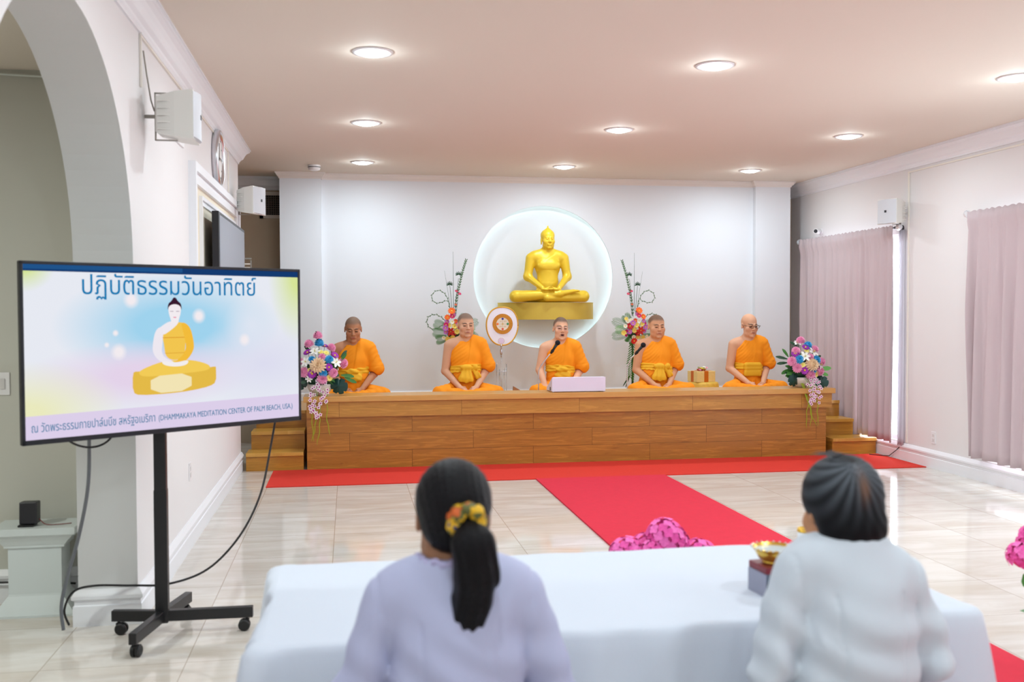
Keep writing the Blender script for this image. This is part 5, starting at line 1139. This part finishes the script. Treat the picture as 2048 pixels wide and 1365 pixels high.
# wrapped gift on its little draped table
foil = mat('gold_foil', (240, 218, 146), .35, .15, bump=.5, bscale=60); rib = mat('orange_ribbon', (204, 108, 22), .4, bump=.3, bscale=120)
t = thing('draped_stool', 'low stool draped in yellow brocade between the two right monks', 'stool', (4.07, 11.0, .53))
m = MB(); n = 64
prof = [(.001, .185), (.15, .185), (.175, .178), (.185, .155), (.19, .08), (.20, .0)]
vs = []; fs = []
for j, (r, z) in enumerate(prof):
    for k in range(n): a = 2*PI*k/n; rr = r*(1+(.035*math.sin(9*a) if j > 3 else 0)); vs.append((rr*math.cos(a)*1.0, rr*math.sin(a)*.8, z))
for j in range(len(prof)-1):
    for k in range(n): fs.append((j*n+k, j*n+(k+1) % n, (j+1)*n+(k+1) % n, (j+1)*n+k))
m.add(vs, fs); m.build('drape', mat('yellow_brocade', (226, 186, 74), .5, var=.25, vscale=28), t, True)
MB().lathe([(.001, 0), (.12, 0), (.12, .15), (.001, .15)], n=24).build('stool_core', mat('plain_wood', (150, 100, 60), .6), t)
t = thing('gift_box', 'gold foil gift box with orange ribbons and a bow of small flowers', 'gift', (4.05, 11.0, .716), math.radians(14))
MB().box(-.125, .125, -.10, .10, 0, .125, .003).build('box_body', foil, t)
m = MB(); m.box(-.028, .028, -.102, .102, 0, .127); m.build('ribbon', rib, t); m = MB(); m.box(-.127, .127, -.026, .026, 0, .1275); m.build('ribbon', rib, t)
m = MB()
for a in (.3, 1.2, 2.0, 2.9, 3.8, 4.6, 5.5):
    c, s_ = math.cos(a), math.sin(a); m.tube([(0, 0, .128), (c*.03, s_*.03, .150), (c*.055, s_*.045, .142), (c*.04, s_*.02, .129)], [.004, .009, .009, .004], 6)
m.build('bow', rib, t, True)
for p, rgb in (((-.055, -.05, .138), (232, 110, 150)), ((-.02, -.03, .155), (226, 206, 70)), ((.015, -.02, .150), (190, 206, 90)), ((.03, -.01, .165), (236, 244, 236)), ((.06, -.01, .158), (244, 150, 180)), ((-.035, 0, .160), (150, 150, 110))): daisy(p, .022, (0, -.6, 1), rgb, t, 'small_flower', 8)
# small wooden wedge at the foot of the fan stand
tag(MB().prism([(0, 0), (.10, 0), (.005, .055)], lambda x, z: (x, 0, z), lambda x, z: (x, .05, z)).build('wooden_wedge', mat('wedge_wood', (170, 116, 74), .5)), 'small wooden wedge beside the clear fan stand', 'wedge')
o = bpy.data.objects['wooden_wedge']; o.location = (1.79, 10.78, .655)

# tall flower stands behind the monks
def frond(t, base, tip, L_, w_, mt, n=15, droop=.0, yoff=0, name='palm_leaf', taper=1):
    m = MB(); b0 = Vector(base); e = Vector(tip); d = (e-b0); side = Vector((-d.z, 0, d.x)).normalized()
    m.tube([b0+d*u+Vector((0, -.02*math.sin(u*PI), -droop*u*u)) for u in [i/6 for i in range(7)]], .002, 5)
    for i in range(n):
        u = (i+.5)/n; p = b0+d*u+Vector((0, -.02*math.sin(u*PI), -droop*u*u)); l = L_*math.sin(PI*(.18+.78*u))**.7 if taper else L_
        for q in (-1, 1): petal(m, p, d.normalized()*.9+side*q*.75, (0, -1, 0), l, w_, -.1, .1)
    return m.build(name, mt, t)
def twig(t, pts, mt, leafl=.035, step=.02, name='leafy_twig', both=True):
    m = MB(); P = [Vector(p) for p in pts]; out = []
    for i in range(len(P)-1):
        a, b_, c_, d = P[max(i-1, 0)], P[i], P[i+1], P[min(i+2, len(P)-1)]
        for k in range(10): u = k/10; out.append(.5*((2*b_)+(c_-a)*u+(2*a-5*b_+4*c_-d)*u*u+(3*b_-a-3*c_+d)*u**3))
    out.append(P[-1]); m.tube(out, .0028, 5); acc = 0; f_ = 1
    for i in range(1, len(out)):
        acc += (out[i]-out[i-1]).length
        if acc > step:
            acc = 0; d = (out[i]-out[i-1]).normalized(); s_ = Vector((-d.z, 0, d.x))*f_; petal(m, out[i], d+s_*.45, (0, -1, 0), leafl, leafl*.28, 0, .05); f_ = -f_
            if both: petal(m, out[i], d-s_*.45, (0, -1, 0), leafl, leafl*.28, 0, .05)
    return m.build(name, mt, t)
def flower_stand(label, X, S):
    """S = +1: long loops sweep to the right, -1: mirrored"""
    Y0 = 11.12; t = thing('flower_stand', label, 'flowers', (X, Y0, .53)); k = .001256
    P = lambda x, z, y=0: (S*(x-235)*k, y, (1330-z)*k+.09)
    MB().tube([P(235, 1400), P(235, 700)], .012, 10).build('pole', leafA, t); MB().lathe([(.001, 0), (.11, 0), (.11, .015), (.02, .03), (.001, .03)], n=24).build('base', darkpl, t)
    MB().lathe([(.001, -.07), (.05, -.06), (.075, -.02), (.08, .03), (.001, .04)], P(245, 800), 20).build('flower_holder', leafA, t, True)
    rs = [([P(250, 600), P(250, 380), P(252, 60)], .0035, .0012), ([P(236, 640), P(228, 480), P(203, 300)], .0028, .0022), ([P(262, 620), P(272, 470), P(283, 355)], .0028, .0022), ([P(272, 640), P(290, 480), P(330, 230)], .0024, .0008), ([P(230, 640), P(215, 520), P(205, 440)], .0024, .002)]
    for pts, ra, rb in rs: MB().tube(pts, [ra, (ra+rb)/2, rb], 6).build('stem', leafA, t)
    for c in ((203, 255), (283, 345)):
        m = MB()
        for i in range(9): a = -.35+(PI+.7)*i/8; petal(m, P(c[0], c[1]+10), (S*math.cos(a), rn.uniform(-.3, .3), math.sin(a)*.8), (0, -1, 0), .040, .009, -.1, .1)
        m.build('papyrus_top', leafA, t)
    twig(t, [P(240, 650), P(225, 500), P(200, 380), P(175, 270), P(155, 200), P(138, 145)], leafE, .034, .022)
    twig(t, [P(262, 640), P(285, 560), P(300, 490), P(330, 435), P(380, 408), P(425, 425), P(446, 465), P(425, 510), P(380, 520), P(320, 500)], leafE, .026, .026, 'looped_twig', False)
    twig(t, [P(300, 730), P(345, 660), P(410, 625), P(470, 640), P(490, 690), P(460, 745), P(400, 750), P(350, 715)], leafE, .028, .024, 'looped_twig', False)
    for b_, e in (((230, 760), (40, 685)), ((230, 740), (150, 640)), ((220, 800), (40, 830)), ((235, 760), (70, 770)), ((240, 820), (190, 880)), ((290, 800), (430, 780)), ((290, 830), (400, 850)), ((280, 760), (420, 700))): frond(t, P(*b_, -.02), P(*e, -.04), .095, .0058, (leafB, leafC)[(b_[0]+e[0]) % 2], 13)
    for b_, e in (((235, 880), (205, 1060)), ((215, 1060), (200, 1210))): frond(t, P(*b_, -.03), P(*e, -.05), .075, .012, leafB, 8, taper=0)
    for e in ((120, 1310), (150, 1320), (190, 1200)): m = MB(); petal(m, P(205, 1180, -.04), Vector(P(*e, -.05))-Vector(P(205, 1180, -.04)), (0, -1, 0), .17, .014); m.build('palm_leaf', leafA, t)
    OR, RD, MG, LL, YL, W_ = (250, 112, 30), (206, 28, 44), (214, 30, 110), (200, 112, 200), (246, 220, 110), (244, 240, 224)
    for (x, z), r, c, kd in (((275, 595), .037, OR, 'd'), ((312, 650), .03, OR, 'd'), ((240, 685), .024, (232, 84, 40), 'd'), ((190, 735), .036, RD, 'd'), ((282, 775), .05, (216, 40, 36), 'l'), ((262, 800), .035, RD, 'l'), ((228, 870), .034, (240, 50, 50), 'd'), ((270, 640), .026, MG, 'd'), ((325, 715), .026, MG, 'd'), ((160, 780), .02, MG, 'p'), ((150, 820), .016, MG, 'p'),
      ((215, 708), .03, LL, 'd'), ((185, 785), .03, LL, 'd'), ((255, 625), .02, LL, 'd'), ((315, 688), .024, LL, 'd'), ((330, 745), .03, LL, 'd'), ((325, 780), .024, LL, 'd'), ((300, 720), .026, YL, 'd'), ((248, 727), .03, YL, 'd'), ((230, 775), .028, YL, 'd'), ((132, 797), .028, YL, 'd'), ((266, 832), .028, YL, 'd'), ((312, 840), .028, YL, 'd'), ((150, 668), .02, YL, 'd'),
      ((170, 690), .024, W_, 'd'), ((145, 735), .022, W_, 'd'), ((200, 680), .02, W_, 'd'), ((270, 690), .022, W_, 'd'), ((240, 750), .022, W_, 'd'), ((225, 835), .022, W_, 'd'), ((290, 860), .02, W_, 'd'), ((345, 830), .02, W_, 'd'), ((195, 440), .018, MG, 'd'), ((222, 415), .018, MG, 'd'), ((230, 535), .014, (232, 84, 60), 'd')):
        q = Vector(P(x, z, -.08-.03*rn.random() if z > 560 else 0)); n_ = Vector((S*(x-245)*.004, -1, (760-z)*.003))
        {'d': lambda: daisy(q, r*1.25, n_, c, t, 'daisy', 10), 'l': lambda: lily(q, r, n_, c, t), 'p': lambda: pompon(q, r, n_, c, t, layers=4)}[kd]()
    return t
flower_stand('tall tropical flower stand with leafy loops behind the stout monk', 3.255, 1)
flower_stand('tall tropical flower stand with leafy loops behind the monk beside the ceremonial fan', 1.185, -1)

# pink hydrangeas in pots behind the white table
def hydrangea(label, x, y, heads, leaves, H):
    t = thing('potted_hydrangea', label, 'potted plant', (x, y, .0125 if x > 2 else 0))
    MB().lathe([(.001, 0), (.10, 0), (.135, .22), (.145, .22), (.145, .25), (.125, .25), (.12, .22), (.001, .21)], n=32).build('pot', mat('pot_white', (225, 225, 228), .4), t, 'auto')
    r_ = random.Random(int(x*100))
    for (dx, dy, z, r) in heads:
        m = MB(); c = Vector((dx, dy, z)); MB().tube([(0, 0, .22), (dx*.5, dy*.5, z*.6+.05), (dx, dy, z-r*.5)], .005, 6).build('stem', leafB, t)
        m.ball(c, r*.72, 10, 8); N = 46
        for i in range(N):
            zz = 1-1.5*(i+.5)/N; a = i*2.39996; q = math.sqrt(max(0, 1-zz*zz)); n_ = Vector((q*math.cos(a), q*math.sin(a), zz)); _, u, v = basis(n_); m.m = i % 2; p = c+n_*r*r_.uniform(.86, 1.0)
            for k in range(4): b_ = PI/2*k+i; petal(m, p, (u*math.cos(b_)+v*math.sin(b_))+n_*.15, n_, r*.27, r*.27, -.1, .1)
        m.build('flower_head', [fm((246, 110, 190)), fm((232, 78, 164))], t)
    for (dx, dy, z, d, L_) in leaves: leaf((dx, dy, z), d, L_, L_*.55, leafA if r_.random() < .5 else leafB, t, up=(0, -.3, 1))
    for i in range(14): a = i*2.4; leaf((.03*math.cos(a), .03*math.sin(a), .24+.018*i), (math.cos(a), math.sin(a), .45), .16, .085, (leafA, leafB)[i % 2], t, up=(0, 0, 1))
    return t
hydrangea('pink potted hydrangea peeking over the far edge of the white table', 1.25, 3.82, [(-.155, 0, .565, .075), (-.055, -.03, .575, .06), (.005, 0, .625, .083), (.055, .02, .60, .06), (.15, .0, .545, .075), (-.04, .1, .56, .07)], [(.06, -.05, .55, (1, -.3, .5), .09), (.1, 0, .54, (.6, 0, .8), .07)], .6)
hydrangea('pink potted hydrangea at the photo\'s right edge beyond the white table', 2.84, 3.50, [(-.235, -.02, .565, .062), (-.16, 0, .615, .075), (-.02, .02, .62, .075), (-.08, .09, .57, .07), (.08, -.02, .58, .07)], [(-.15, -.05, .52, (-1, -.2, -.35), .13), (-.13, -.06, .49, (-.85, -.2, -.5), .12), (-.12, -.05, .47, (-.7, -.3, -.75), .12)], .6)
